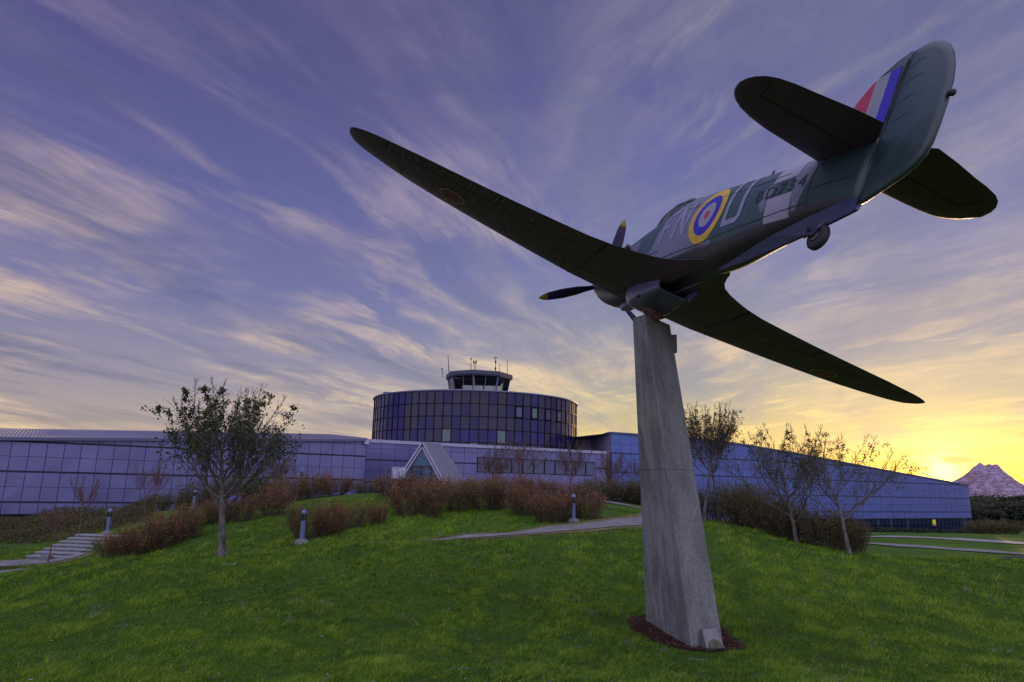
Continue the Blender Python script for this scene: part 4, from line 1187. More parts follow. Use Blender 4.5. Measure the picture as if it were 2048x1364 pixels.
# ------------------------------------------------------------------ concrete pylon
zp = 3.037 + EZ
TL, TM, TR = (2.21, 12.26), (2.37, 11.9), (3.00, 12.70); T4 = (TL[0] + TR[0] - TM[0], TL[1] + TR[1] - TM[1])
BL, BM_, BR = (2.647, 13.7), (3.006, 11.8), (3.62, 12.1); B4 = (BL[0] + BR[0] - BM_[0], BL[1] + BR[1] - BM_[1])
pyl = empty('concrete_pylon', (3.0, 12.6, 0), 'tall weathered twisted concrete pylon carrying the aircraft', 'pylon')
ox, oy = 3.0, 12.6
zb0 = {BL: zat(1292, 1248, 13.7), BM_: zat(1383, 1298, 11.8), BR: zat(1448, 1290, 12.1), B4: 0.0}
mb = MB(); rings = []; NZ = 34; NS = 6
for i in range(NZ + 1):
    f_ = i / NZ; ring = []
    ct = [(TL, BL), (TM, BM_), (TR, BR), (T4, B4)]
    for j in range(4):
        for k in range(NS):
            u = k / NS; (ta, ba), (tb, bb) = ct[j], ct[(j + 1) % 4]
            if k == 0: u = .012
            if k == NS - 1: pass
            tx, ty = ta[0] + (tb[0] - ta[0]) * u, ta[1] + (tb[1] - ta[1]) * u; bx_, by_ = ba[0] + (bb[0] - ba[0]) * u, ba[1] + (bb[1] - ba[1]) * u
            z_ = zp * f_ + (-.35) * (1 - f_)
            g_ = (z_ + .0) / zp
            ring.append((bx_ + (tx - bx_) * g_ - ox, by_ + (ty - by_) * g_ - oy, z_))
        (ta, ba), (tb, bb) = ct[j], ct[(j + 1) % 4]; u = .988
        tx, ty = ta[0] + (tb[0] - ta[0]) * u, ta[1] + (tb[1] - ta[1]) * u; bx_, by_ = ba[0] + (bb[0] - ba[0]) * u, ba[1] + (bb[1] - ba[1]) * u
        ring.append((bx_ + (tx - bx_) * g_ - ox, by_ + (ty - by_) * g_ - oy, z_))
    rings.append(ring)
mb.loft(rings)
mc = bpy.data.materials.new('weathered_concrete'); mc.use_nodes = True; nt = mc.node_tree; b = nt.nodes['Principled BSDF']
tcn = nt.nodes.new('ShaderNodeTexCoord'); v = tcn.outputs['Object']
s1_ = nt.nodes.new('ShaderNodeMapping'); s1_.inputs['Scale'].default_value = (4, 4, .6); nt.links.new(v, s1_.inputs[0])
s3_ = nt.nodes.new('ShaderNodeMapping'); s3_.inputs['Scale'].default_value = (1.6, 1.6, .6); nt.links.new(v, s3_.inputs[0])
c = mixc(nt, noise(nt, s3_.outputs[0], 1.6, 5, .6).step(.3, .7), (.135, .135, .14), (.235, .23, .225))
c = mixc(nt, noise(nt, s1_.outputs[0], 1.6, 6, .65).step(.48, .72) * .5, c, (.085, .085, .105))
c = mixc(nt, noise(nt, s1_.outputs[0], 2.7, 5, .65).step(.60, .75) * .5, c, (.26, .25, .24))
c = mixc(nt, noise(nt, v, 22, 3, .7).step(.50, .62) * .45, c, (.07, .07, .08)); c = mixc(nt, noise(nt, v, 17, 2, .6).step(.58, .68) * .35, c, (.34, .33, .32))
sz = nt.nodes.new('ShaderNodeSeparateXYZ'); nt.links.new(v, sz.inputs[0]); zc_ = Nd(nt, sz.outputs[2])
jn = (((zc_ - 2.86) * 1.0).abs()).step(.010, .004)
for q_ in (1.05, 4.1):
    pass
gn = nt.nodes.new('ShaderNodeNewGeometry'); gs = nt.nodes.new('ShaderNodeSeparateXYZ'); nt.links.new(gn.outputs['True Normal'], gs.inputs[0]); lf2 = Nd(nt, gs.outputs[0]).step(-.3, -.6)
s4_ = nt.nodes.new('ShaderNodeMapping'); s4_.inputs['Scale'].default_value = (5, 2.6, .45); nt.links.new(v, s4_.inputs[0])
c = mixc(nt, lf2 * noise(nt, s4_.outputs[0], 1.3, 5, .7).step(.45, .60) * .5, c, (.32, .30, .34))
c = mixc(nt, lf2 * noise(nt, s4_.outputs[0], 1.9, 6, .7).step(.50, .72) * .5, c, (.07, .07, .095))
c = mixc(nt, jn * .7, c, (.07, .07, .08))
nt.links.new(c, b.inputs['Base Color']); b.inputs['Roughness'].default_value = .9
bn = nt.nodes.new('ShaderNodeBump'); bn.inputs['Strength'].default_value = .5; bn.inputs['Distance'].default_value = .01
nt.links.new((noise(nt, v, 30, 5, .7) + noise(nt, s1_.outputs[0], 2, 4, .6) * 1.5 - jn * .6).s, bn.inputs['Height']); nt.links.new(bn.outputs[0], b.inputs['Normal'])
mb.build('shaft', mc, pyl, recalc=True)
def lp(x, y, z): return (x - ox, y - oy, z)
mb = MB(); pt = at(1306, 640, 12.3); pp = plane.matrix_world @ Vector((3.55, .07, -1.0))
mb.tube([lp(2.56, 12.20, zp - .05), lp(2.54, 12.20, zp + .10), lp(2.50, 12.22, zp + .26), lp(2.46, 12.42, zp + .42)], [.135, .13, .125, .11], 14); mb.beam(lp(2.42, 12.16, zp + .02), lp(2.72, 12.30, zp + .02), .30, .05)
for dx, dy in ((-.09, -.06), (.1, -.04), (.02, .1)): mb.tube([lp(2.55 + dx * 1.4, 12.2 + dy * 1.4, zp), lp(2.55 + dx * 1.4, 12.2 + dy * 1.4, zp + .12)], .025, 6)
mb.build('steel_mount', m_rust, pyl)
bx = at(1350, 688, 12.75); mb = MB(); mb.box((0, 0, 0), (.10, .22, .32), mat=Matrix.Translation(lp(bx.x - .02, bx.y, bx.z)) @ Matrix.Rotation(math.radians(-10), 4, 'Z')); mb.build('junction_box', mat('box_grey', (.12, .11, .12), .6, var=.2), pyl, bevel=.008)
# metal light cover at the foot
p0, p1, p2, p3 = (at(x, y, d) for x, y, d in ((1404, 1256, 11.86), (1434, 1255, 11.97), (1450, 1297, 11.80), (1415, 1301, 11.66)))
pn = (p1 - p0).cross(p3 - p0).normalized()
if pn.y > 0: pn = -pn
mb = MB(); mb.prism([Vector(lp(*p)) for p in (p0, p1, p2, p3)], -pn * .16)
fv = mb.build('lamp_cover', mat('cover_metal', (.20, .20, .195), .35, metal=.5, var=.12, vscale=5), pyl, bevel=.015)
mb = MB(); n = 14; cc = (p2 + p3) / 2; ue = (p2 - p3) / 2 * .82; ve = ((p0 + p1) / 2 - cc) * .42
poly = [cc + ve * .12 + ue * math.cos(math.pi * k / n) + ve * math.sin(math.pi * k / n) + pn * .004 for k in range(n + 1)]
mb.add([lp(*p) for p in poly], [tuple(range(len(poly)))]); mb.build('dirt_patch', mat('dirty_metal', (.10, .09, .06), .7, var=.4, vscale=12), fv)
# small square fixing plate half way up the shaft
q = at(1311, 1022, 12.74); mb = MB(); mb.box((0, 0, 0), (.02, .14, .10), mat=Matrix.Translation(lp(q.x - .005, q.y, q.z)) @ Matrix.Rotation(math.atan2(BM_[1] - BL[1], BM_[0] - BL[0]) + math.pi / 2, 4, 'Z')); mb.build('fixing_plate', mat('plate', (.20, .19, .17), .7, var=.4, vscale=15), pyl)
# bark mulch bed
mo = [Vector((*A2(*q), 0)) for q in ((1243, 1242, 13.9), (1262, 1266, 12.9), (1322, 1302, 11.75), (1400, 1308, 11.5), (1512, 1301, 11.75), (1478, 1284, 12.6), (1440, 1262, 13.6), (1385, 1240, 14.6), (1300, 1234, 14.5))]
for _ in range(2):
    q_ = []
    for a, b_ in zip(mo, mo[1:] + mo[:1]): q_ += [a * .75 + b_ * .25, a * .25 + b_ * .75]
    mo = q_
MO = np.array([(p.x + .05 * math.sin(i * 1.9), p.y + .06 * math.sin(i * 2.7)) for i, p in enumerate(mo)]); MCN = MO.mean(0)


MO = MCN + (MO - MCN) * .92


def in_mulch(x, y, k=1.0):
    px_a, py_a = MCN[0] + (MO[:, 0] - MCN[0]) * k, MCN[1] + (MO[:, 1] - MCN[1]) * k; ins = np.zeros(len(x), bool); n_ = len(MO)
    for i in range(n_):
        x0_, y0_, x1_, y1_ = px_a[i], py_a[i], px_a[(i + 1) % n_], py_a[(i + 1) % n_]
        c_ = ((y0_ > y) != (y1_ > y)) & (x < (x1_ - x0_) * (y - y0_) / (y1_ - y0_ + 1e-12) + x0_); ins ^= c_
    return ins


mul_ = MB(); vs = []; nM = len(MO)
for f_ in (.02, .5, .85, 1.0):
    for x, y in MO:
        xx, yy = MCN[0] + (x - MCN[0]) * f_, MCN[1] + (y - MCN[1]) * f_; vs.append((xx, yy, gz(xx, yy) + (.045 if f_ < .9 else .005)))
mul_.add(vs, [(i * nM + k, i * nM + (k + 1) % nM, (i + 1) * nM + (k + 1) % nM, (i + 1) * nM + k) for i in range(3) for k in range(nM)])
tag(mul_.build('mulch_bed', mat('bark_mulch', (.075, .030, .018), .95, var=.5, vscale=30, col2=(.02, .01, .008), bump=1.0, bscale=45), smooth=True), kind='structure')

# ------------------------------------------------------------------ lamps, steps
m_conc = mat('grey_concrete', (.16, .16, .165), .85, var=.3, vscale=8, bump=.5, bscale=30)
m_post = mat('blue_grey_post', (.13, .16, .32), .4, metal=.2, var=.08)


def make_lamp(h=1.12):
    t = empty('bollard_lamp', (0, 0, 0), '', 'lamp', 'bollard lamps along the paths')
    mb = MB(); mb.lathe([(.24, -.25), (.235, .03), (.20, .12), (.12, .16), (.01, .165)], n=24); mb.build('concrete_base', m_conc, t, smooth=True)
    mb = MB(); mb.lathe([(.095, .15), (.095, .17), (.082, .18), (.082, h * .64), (.096, h * .645), (.096, h * .67)], n=24); mb.build('post', m_post, t)
    hd = MB(); hd.lathe([(.06, h * .67), (.06, h * .86)], n=18); lens = hd.build('lens', mat('lamp_lens', (.20, .20, .24), .2, spec=.8), t)
    mb = MB()
    for k in range(4): mb.lathe([(.086, h * (.70 + k * .04)), (.086, h * (.703 + k * .04)), (.062, h * (.715 + k * .04))], n=20)
    for a in (0, math.pi / 2, math.pi, 3 * math.pi / 2): mb.beam((.078 * math.cos(a), .078 * math.sin(a), h * .66), (.078 * math.cos(a), .078 * math.sin(a), h * .88), .03, .012, up=(math.cos(a), math.sin(a), 0))
    mb.build('louvre_cage', m_mull, lens)
    mb = MB(); mb.lathe([(.092, h * .86), (.094, h * .90), (.088, h * .945), (.06, h * .985), (.01, h)], n=24); mb.build('cap', m_post, t, smooth=True)
    return t


lamp0 = make_lamp()
for i, (px, py, Yd, sc_, lb) in enumerate(((603, 1089, 24, 1.0, 'bollard lamp on a round concrete foot nearest the lawn, beside dark shrubs'),
                                     (1147, 1043, 28.6, 1.0, 'bollard lamp in front of the russet shrubs where the path bends'),
                                     (214, 1070, 31.4, 1.0, 'bollard lamp at the top of the stone steps'),
                                     (602, 968, 46, .95, 'small far bollard lamp rising above the russet hedge against the museum wall'),
                                     (386, 1020, 40, .95, 'bollard lamp half hidden behind the leafy tree and the hedge'),
                                     (519, 985, 44, .95, 'bollard lamp in the dark bushes behind the leafy tree'))):
    o = lamp0 if i == 0 else copy_tree(lamp0)
    p = onground(px, py, Yd); o.location = p; o.scale = (sc_, sc_, sc_ if p.z > zat(px, py, Yd) - .3 else sc_ + (zat(px, py, Yd) - p.z) / 1.1)
    o['label'] = lb

sa, sb = at(105, 1118, 28.2), at(205, 1070, 30.8)
t = empty('stone_steps', (sa.x, sa.y, gz(sa.x, sa.y)), 'flight of pale stone steps climbing from the left path', 'steps')
NSt = 7; dd = Vector((sb.x - sa.x, sb.y - sa.y, 0)); L = dd.length; dd.normalize(); pr = Vector((dd.y, -dd.x, 0))
z0, z1 = sa.z - .02, sb.z + .02
for k in range(NSt):
    c0 = dd * (L * k / NSt); w_ = 2.3 - .06 * k; zt_ = (z1 - z0) * (k + 1) / NSt + z0 - t.location.z
    mb = MB(); d_ = L / NSt + .10
    R_ = Matrix.Rotation(math.atan2(pr.y, pr.x), 4, 'Z')
    c_ = c0 + dd * d_ / 2
    mb.box((0, 0, 0), (w_, d_, .45), mat=Matrix.Translation((c_.x, c_.y, zt_ - .27)) @ R_)
    stp = mb.build('step', m_conc, t, bevel=.01)
    mb = MB(); c_ = c0 + dd * (d_ / 2 - .03); mb.box((0, 0, 0), (w_ + .04, d_, .05), mat=Matrix.Translation((c_.x, c_.y, zt_ - .02)) @ R_); mb.build('tread', mat('pale_slab', (.24, .235, .26), .8, var=.15, vscale=8), stp, bevel=.006)
kb = at(92, 1113, 27.9); mb = MB(); mb.box((kb.x, kb.y, gz(kb.x, kb.y) + .08), (.35, .3, .3)); tag(mb.build('kerb_stone', m_conc, bevel=.04), 'single pale block beside the foot of the stone steps', 'stone')

# ------------------------------------------------------------------ trees
m_bark = mat('bark_grey', (.16, .14, .13), .9, var=.45, vscale=10, col2=(.05, .045, .04), bump=.9, bscale=35, stretch=(1, 1, .35))
m_barkr = mat('bark_red', (.13, .065, .06), .85, var=.35, vscale=8)
LEAF_G = leafmat('leaf_olive', [(0, (.035, .045, .022)), (.5, (.06, .075, .022)), (.85, (.13, .13, .02)), (1, (.22, .19, .02))])
LEAF_D = leafmat('leaf_dark', [(0, (.05, .035, .03)), (.6, (.10, .08, .035)), (1, (.20, .17, .04))])
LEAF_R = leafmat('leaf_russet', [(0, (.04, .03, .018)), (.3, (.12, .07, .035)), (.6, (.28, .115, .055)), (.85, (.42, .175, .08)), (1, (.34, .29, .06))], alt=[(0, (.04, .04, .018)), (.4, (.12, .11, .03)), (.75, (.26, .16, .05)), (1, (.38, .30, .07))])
LEAF_B = leafmat('leaf_bramble', [(0, (.04, .035, .022)), (.5, (.10, .10, .035)), (.8, (.17, .12, .06)), (1, (.20, .22, .05))])
m_twig = mat('twig', (.085, .06, .04), .9)


def leaf_cloud(pts, size, rs, ntri=2, droop=.3):
    """pts (n,3): folded leaf of two triangles per point"""
    n = len(pts); d1 = rs.normal(size=(n, 3)); d1[:, 2] -= droop; d1 /= np.linalg.norm(d1, axis=1)[:, None]
    d2 = np.cross(d1, rs.normal(size=(n, 3))); d2 /= np.linalg.norm(d2, axis=1)[:, None] + 1e-9
    d3 = np.cross(d1, d2); s = size * (0.6 + .8 * rs.rand(n))[:, None]
    a = pts; b_ = pts + d1 * s * 1.25; m = pts + d1 * s * .6
    l = m + d2 * s * .45 + d3 * s * .12; r = m - d2 * s * .45 + d3 * s * .12
    V = np.stack([a, l, b_, r], 1).reshape(-1, 3); o = np.arange(n)[:, None] * 4
    Fc = np.concatenate([o + [0, 1, 2], o + [0, 2, 3]], 0)
    return V, Fc


def tubes_np(chains, rads, n=4):
    mb = MB()
    for c_, r_ in zip(chains, rads): mb.tube(c_, r_, n if r_[0] < .02 else (6 if r_[0] < .06 else 10), cap=False)
    return mb


def grow(rs, p, d, L, r0, r1, nseg, up=.0, wob=.1):
    pts = [p.copy()]; rads = [r0]
    for i in range(nseg):
        d = d + rs.normal(size=3) * wob; d[2] += up; d /= np.linalg.norm(d)
        p = p + d * L / nseg; pts.append(p.copy()); rads.append(r0 + (r1 - r0) * (i + 1) / nseg)
    return np.array(pts), rads, d


def make_tree(seed, Ht, Wd, fork, nlimb, leaves, leafsize, leafmt, trunk_r, bark, name='tree', lean=0.0, upward=.12, whips=1.0, leaf_top=0.5, spread0=1.0, tipfrac=.55):
    rs = np.random.RandomState(seed); chains, rads = [], []; leafp = []
    d0 = np.array([lean, 0, 1.0]); d0 /= np.linalg.norm(d0)
    tr, rr_, dl = grow(rs, np.array([0, 0, -.15]), d0, Ht * .72 + .15, trunk_r, trunk_r * .16, 14, 0.0, .045)
    rr_[0] *= 1.5; rr_[1] *= 1.12
    chains.append(tr); rads.append(rr_)
    zl = tr[:, 2]
    for k in range(nlimb):
        f_ = fork + (.62 - fork) * (k / max(1, nlimb - 1)) ** 1.1; zz0 = f_ * Ht
        i = min(int(np.searchsorted(zl, zz0)), len(tr) - 1); p = tr[i]; az_ = k * 2.4 + rs.rand() * .8
        tilt = (1.15 - .55 * (f_ - fork) / (.62 - fork)) * spread0 * (.8 + .35 * rs.rand())
        d = np.array([math.cos(az_) * math.sin(tilt), math.sin(az_) * math.sin(tilt), math.cos(tilt)])
        reach = Wd / 2 * (.85 + .3 * rs.rand()); Ll = min(reach / max(.45, math.sin(tilt)) * 1.05, (Ht - p[2]) * 1.15)
        r0 = max(.012, rr_[i] * .55); c_, q, dd_ = grow(rs, p, d, Ll, r0, r0 * .22, 9, upward, .09); chains.append(c_); rads.append(q)
        for j in range(2, 10):
            for rep in range(2 if j < 8 else 3):
                pp_ = c_[j] if j < 10 else c_[-1]; loc = c_[j] - c_[j - 1]; loc /= np.linalg.norm(loc)
                dd2 = loc + rs.normal(size=3) * .55; dd2[2] = abs(dd2[2]) + .25; dd2 /= np.linalg.norm(dd2)
                hl = max(.25, (Ht - pp_[2]) * (.28 + .42 * rs.rand())); hl = min(hl, Ht * .36)
                s_, q2, _ = grow(rs, pp_, dd2, hl, max(.007, q[j] * .5), .003, 6, .16, .09); chains.append(s_); rads.append(q2)
                leafp.append(s_[1:]);
                if rs.rand() < .85 * whips:
                    for w_ in range(2):
                        m_ = rs.randint(1, 5); d3 = (s_[m_] - s_[m_ - 1]); d3 /= np.linalg.norm(d3); d3 = d3 + rs.normal(size=3) * .4; d3[2] += .3; d3 /= np.linalg.norm(d3)
                        w3, q3, _ = grow(rs, s_[m_], d3, hl * (.35 + .4 * rs.rand()), .005, .002, 4, .12, .08); chains.append(w3); rads.append(q3); leafp.append(w3[1:])
    allp = np.concatenate(chains); kz = Ht / np.percentile(allp[:, 2], 99.8); kx = Wd / 2 / np.percentile(np.hypot(allp[:, 0] - lean * allp[:, 2], allp[:, 1]), 98.5)
    for c_ in chains: c_ *= np.array([kx, kx, kz])
    leafp = [s_ * np.array([kx, kx, kz]) for s_ in leafp] + [q_[5:] for q_ in chains[1:] if len(q_) == 10]
    t = empty(name, (0, 0, 0), '', 'tree')
    mb = tubes_np(chains, rads); mb.build('trunk', bark, t, smooth=True)
    if leaves:
        segs = leafp; w = np.array([(.45 + max(0, s_[-1][2] / Ht - leaf_top)) for s_ in segs]); w /= w.sum(); idx = rs.choice(len(segs), leaves, p=w); out = np.empty((leaves, 3))
        clus = rs.rand(len(segs)) ** 2
        for n_, k in enumerate(idx):
            s_ = segs[k]; f_ = (rs.rand() ** .7) * (len(s_) - 1); i = int(f_); out[n_] = s_[i] + (s_[min(i + 1, len(s_) - 1)] - s_[i]) * (f_ - i)
        ex = []
        for s_ in segs:
            if s_[-1][2] > .5 * Ht and rs.rand() < tipfrac:
                for _ in range(6):
                    k = rs.randint(max(0, len(s_) - 3), len(s_)); ex.append(s_[k] + rs.normal(size=3) * leafsize * .5)
        if ex: out = np.concatenate([out, np.array(ex)]); leaves = len(out)
        out += rs.normal(size=out.shape) * leafsize * .55
        V, Fc = leaf_cloud(out, leafsize, rs)
        hrel = np.clip(out[:, 2] / Ht, 0, 1); tint = np.clip(rs.rand(leaves) * .75 + (hrel < .55) * .25 * rs.rand(leaves) * 1.6 - .05, 0, 1)
        bigmesh('crown', V, Fc, leafmt, tint=np.repeat(tint, 4), parent=t)
    return t


def place(t, px, py, Yd, label, group=None, rz=0.0, sc=1.0, cat=None):
    t.location = onground(px, py, Yd); t.rotation_euler = (0, 0, rz); t.scale = (sc,) * 3 if not hasattr(sc, '__len__') else sc
    t['label'] = label
    if group: t['group'] = group
    if cat: t['category'] = cat
    return t


t = make_tree(11, 4.75, 3.4, .27, 22, 5400, .050, LEAF_G, .125, m_bark, 'leafy_tree', tipfrac=.9, lean=.03, upward=.17, leaf_top=.30, spread0=1.1)
place(t, 438, 1118, 19.2, 'broad leafy tree with a thick mottled trunk standing alone on the near lawn')
t = make_tree(23, 5.2, 3.2, .38, 16, 2200, .044, LEAF_D, .085, m_bark, 'lawn_tree', upward=.20, leaf_top=.5, spread0=.85)
place(t, 1408, 1047, 30, 'tall tree with a pale bare trunk just behind the right edge of the pylon')
t = make_tree(29, 5.1, 3.4, .38, 18, 2000, .046, LEAF_D, .085, m_bark, 'lawn_tree', upward=.20, leaf_top=.5, spread0=.85)
place(t, 1440, 1043, 30.6, 'second pale trunked tree from the pylon, standing at the start of the dark hedge', rz=1.2)
t = make_tree(31, 4.5, 4.2, .16, 17, 1300, .044, LEAF_G, .095, m_bark, 'lawn_tree', upward=.13, leaf_top=.25)
place(t, 1593, 1086, 26.5, 'low forking tree with many spreading bare limbs in the middle of the dark hedge')
t = make_tree(37, 4.2, 3.9, .28, 14, 700, .044, LEAF_G, .085, m_bark, 'lawn_tree', upward=.15, leaf_top=.35)
place(t, 1698, 1108, 24.5, 'sparse tree with a dark trunk at the far right end of the hedge')
# slender bare trees by the steps and behind the hedge
for sd, px, py, Yd, Ht, Wd, lb, fk in ((41, 158, 1082, 31.5, 2.9, 1.6, 'slender bare tree with a flat reddish crown beside the steps', .55), (43, 95, 1122, 27.0, 2.2, 1.5, 'thin leaning sapling at the foot of the steps', .5),
                                   (47, 287, 1045, 38, 2.9, 1.7, 'thin bare tree behind the hedge, the nearer to the steps of two close together', .4), (53, 308, 1040, 39, 3.0, 1.5, 'thin bare tree behind the hedge, the nearer to the leafy tree of two close together', .4),
                                   (59, 655, 975, 50, 3.1, 2.0, 'small bare sapling against the museum wall above the russet hedge', .35)):
    t = make_tree(sd, Ht, Wd, fk, 9, 0, .04, None, .038, m_barkr, 'bare_sapling', lean=.10 if sd == 43 else 0.0, upward=.06, whips=.5)
    place(t, px, py, Yd, lb, 'slender bare saplings on the left')
# bare trees in front of the strip window
for sd, px, py, Yd, Ht, Wd, nl, lb in ((61, 990, 975, 42, 2.9, 2.3, 250, 'bare twiggy tree just right of the entrance gable'), (67, 1042, 968, 43, 3.7, 3.6, 700, 'widest twiggy tree in front of the middle of the strip window'),
                                   (71, 1135, 975, 43, 3.6, 2.9, 350, 'tree with curved reddish limbs in front of the right part of the strip window'), (73, 1228, 985, 45, 3.3, 3.0, 120, 'bare vase shaped tree in front of the corner of the right hall'),
                                   (79, 1290, 985, 44, 3.4, 2.8, 420, 'leafier tree in the gap just left of the pylon'), (83, 545, 1000, 44, 3.2, 2.6, 500, 'small tree behind the hedge to the right of the leafy lawn tree')):
    t = make_tree(sd, Ht, Wd, .30, 17, nl, .05, LEAF_B, .065, m_barkr, 'bare_tree', upward=.13, leaf_top=.5, tipfrac=.12)
    place(t, px, py, Yd, lb, 'bare trees in front of the museum', rz=sd)

# ------------------------------------------------------------------ shrubs
def make_shrub(seed, kind, nleaf, size, mtl, nstem=70):
    rs = np.random.RandomState(seed); chains, rads = [], []; pts = []
    for k in range(nstem):
        a = rs.rand() * 6.283; r_ = rs.rand() ** .5 * .32; p = np.array([r_ * math.cos(a), r_ * math.sin(a), -.1]); ti = .15 + rs.rand() * .75
        d = np.array([math.cos(a) * math.sin(ti), math.sin(a) * math.sin(ti), math.cos(ti)]); L = (.78 + .38 * rs.rand()) * (1.0 - .18 * ti) + .1
        c_, q, _ = grow(rs, p, d, L, .011, .003, 6, .10, .13); chains.append(c_); rads.append(q); pts.append(c_[2:])
        for j in (2, 3, 4, 5):
            d2 = (c_[j] - c_[j - 1]); d2 /= np.linalg.norm(d2); d2 = d2 + rs.normal(size=3) * .6; d2[2] += .2; d2 /= np.linalg.norm(d2)
            e, q2, _ = grow(rs, c_[j], d2, .30 * L * (.6 + .7 * rs.rand()), .005, .002, 3, .12, .15); chains.append(e); rads.append(q2); pts.append(e[1:]); pts.append(e[1:])
    allp = np.concatenate(pts); i = rs.randint(0, len(allp), nleaf); P_ = allp[i] + rs.normal(size=(nleaf, 3)) * .05; P_[:, 2] = np.maximum(P_[:, 2], .03)
    V, Fc = leaf_cloud(P_, size, rs, droop=.0)
    t = empty('shrub', (0, 0, 0), '', 'shrub'); tubes_np(chains, rads, 3).build('stem', m_twig, t)
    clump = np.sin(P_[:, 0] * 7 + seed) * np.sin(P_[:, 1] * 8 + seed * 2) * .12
    tint = np.clip(rs.rand(nleaf) * .55 + .45 * np.clip(P_[:, 2], 0, 1) + clump - .08, 0, 1)  # random leaf tone, with shade painted in toward the ground
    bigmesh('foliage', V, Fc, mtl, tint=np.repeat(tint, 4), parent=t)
    return t


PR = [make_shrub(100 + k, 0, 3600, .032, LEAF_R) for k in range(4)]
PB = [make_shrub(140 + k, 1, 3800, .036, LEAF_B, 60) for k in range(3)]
used = set()


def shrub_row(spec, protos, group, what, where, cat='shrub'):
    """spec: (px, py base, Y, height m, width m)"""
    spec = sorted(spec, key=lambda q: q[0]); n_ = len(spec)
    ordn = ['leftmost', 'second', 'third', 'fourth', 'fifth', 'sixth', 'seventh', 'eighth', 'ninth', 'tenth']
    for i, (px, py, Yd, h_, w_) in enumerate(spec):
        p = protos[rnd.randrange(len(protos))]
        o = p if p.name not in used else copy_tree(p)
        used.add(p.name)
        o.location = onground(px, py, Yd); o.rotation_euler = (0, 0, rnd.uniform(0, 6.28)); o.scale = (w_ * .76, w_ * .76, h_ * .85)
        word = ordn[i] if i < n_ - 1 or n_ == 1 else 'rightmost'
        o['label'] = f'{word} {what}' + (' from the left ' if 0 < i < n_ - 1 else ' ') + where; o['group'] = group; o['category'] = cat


# front rank of the low hedge by the steps
shrub_row([(232, 1114, 26.8, 1.1, 1.3), (274, 1110, 26.9, 1.4, 1.6), (326, 1100, 27.3, 1.55, 1.6), (368, 1088, 28, 1.45, 1.3)], PR, 'low shrubs between the steps and the leafy tree', 'russet shrub', 'between steps and leafy tree')
shrub_row([(395, 1058, 31, 1.25, 1.5), (440, 1052, 31, 1.2, 1.5), (484, 1052, 30.5, 1.35, 1.2), (545, 1040, 31, 1.5, 1.4)], PR, 'low shrubs behind the leafy tree', 'dark russet shrub', 'just behind the leafy tree trunk')
shrub_row([(585, 1015, 36, 1.5, 1.8), (630, 1003, 37, 1.5, 1.8), (672, 990, 38, 1.3, 1.6), (735, 982, 41, 1.1, 1.6)], PR, 'shrubs on the crest of the mound', 'russet shrub', 'on the crest above the grass patch')
shrub_row([(615, 1082, 25.5, 1.5, 1.4), (655, 1072, 26, 1.2, 1.2), (697, 1062, 27, 1.25, 1.3), (752, 1050, 28, 1.0, .8)], PR, 'dark shrubs right of the near bollard lamp', 'dark shrub', 'below the grass patch beside the near bollard lamp')
shrub_row([(790, 1000, 35, 1.35, 1.9), (838, 992, 35.5, 1.5, 2.0), (900, 990, 35, 1.2, 1.8), (960, 985, 35, 1.35, 1.9), (1020, 985, 35, 1.3, 1.9), (1080, 985, 35, 1.2, 1.9), (1135, 992, 34, 1.2, 1.8)], PR, 'back rank of the russet shrub bed', 'russet shrub', 'in the back rank below the entrance')
shrub_row([(815, 1040, 29.5, 1.5, 1.6), (858, 1035, 29.5, 1.75, 1.7), (915, 1020, 31, 1.6, 1.6), (965, 1018, 31.5, 1.5, 1.6), (1012, 1018, 31.5, 1.6, 1.6), (1050, 1030, 30, 1.45, 1.4), (1092, 1042, 28.6, 1.4, 1.5), (1128, 1038, 29, 1.3, 1.2), (1172, 1034, 29.4, 1.4, 1.4)], PR,
          'front rank of the russet shrub bed', 'russet shrub', 'in the front rank left of the path bend')
shrub_row([(1205, 1000, 42, 1.5, 2.4), (1250, 1003, 43, 1.6, 2.4), (1290, 1010, 43, 1.7, 2.4), (1345, 1020, 41, 1.9, 2.4), (1180, 985, 40, 1.3, 1.6)], PB, 'dark hedge along the far path', 'dark tangled shrub', 'beyond the path behind the pylon')
shrub_row([(1468, 1052, 30, 1.9, 1.5), (1500, 1058, 29.5, 2.0, 1.6), (1535, 1066, 28.5, 1.8, 1.6), (1568, 1076, 27.5, 1.6, 1.5), (1610, 1086, 27.2, 1.5, 1.5), (1648, 1096, 26.2, 1.6, 1.5), (1690, 1102, 25.8, 1.55, 1.4), (1713, 1104, 25.6, 1.35, 1.0), (1425, 1040, 31.5, 1.7, 1.4)], PB,
          'dark hedge right of the pylon', 'dark bramble shrub', 'in the hedge right of the pylon')
shrub_row([(1500, 1050, 32, 2.3, 2.0), (1560, 1060, 31, 1.8, 2.0)], PB, 'taller hedge growth right of the pylon', 'tall pale twiggy shrub', 'behind the hedge right of the pylon')
shrub_row([(345, 1020, 42, 1.3, 2.4), (400, 1010, 43, 1.9, 2.4), (460, 1000, 44, 2.2, 2.6), (515, 998, 44, 2.3, 2.6), (555, 995, 43, 1.7, 2.0)], PB, 'dark bushes between the leafy tree and the museum', 'dark olive bush', 'between leafy tree and museum wall')


# ------------------------------------------------------------------ rough growth by the museum wall, far woods
def scatter_leaves(name, P_, size, mt, rs, label, cat=None, droop=-.4):
    V, Fc = leaf_cloud(P_, size, rs, droop=droop); tint = np.clip(rs.rand(len(P_)) * .9 + .1 * np.sin(P_[:, 0] * 1.3), 0, 1)
    return tag(bigmesh(name, V, Fc, mt, tint=np.repeat(tint, 4)), label, cat, None, 'stuff')


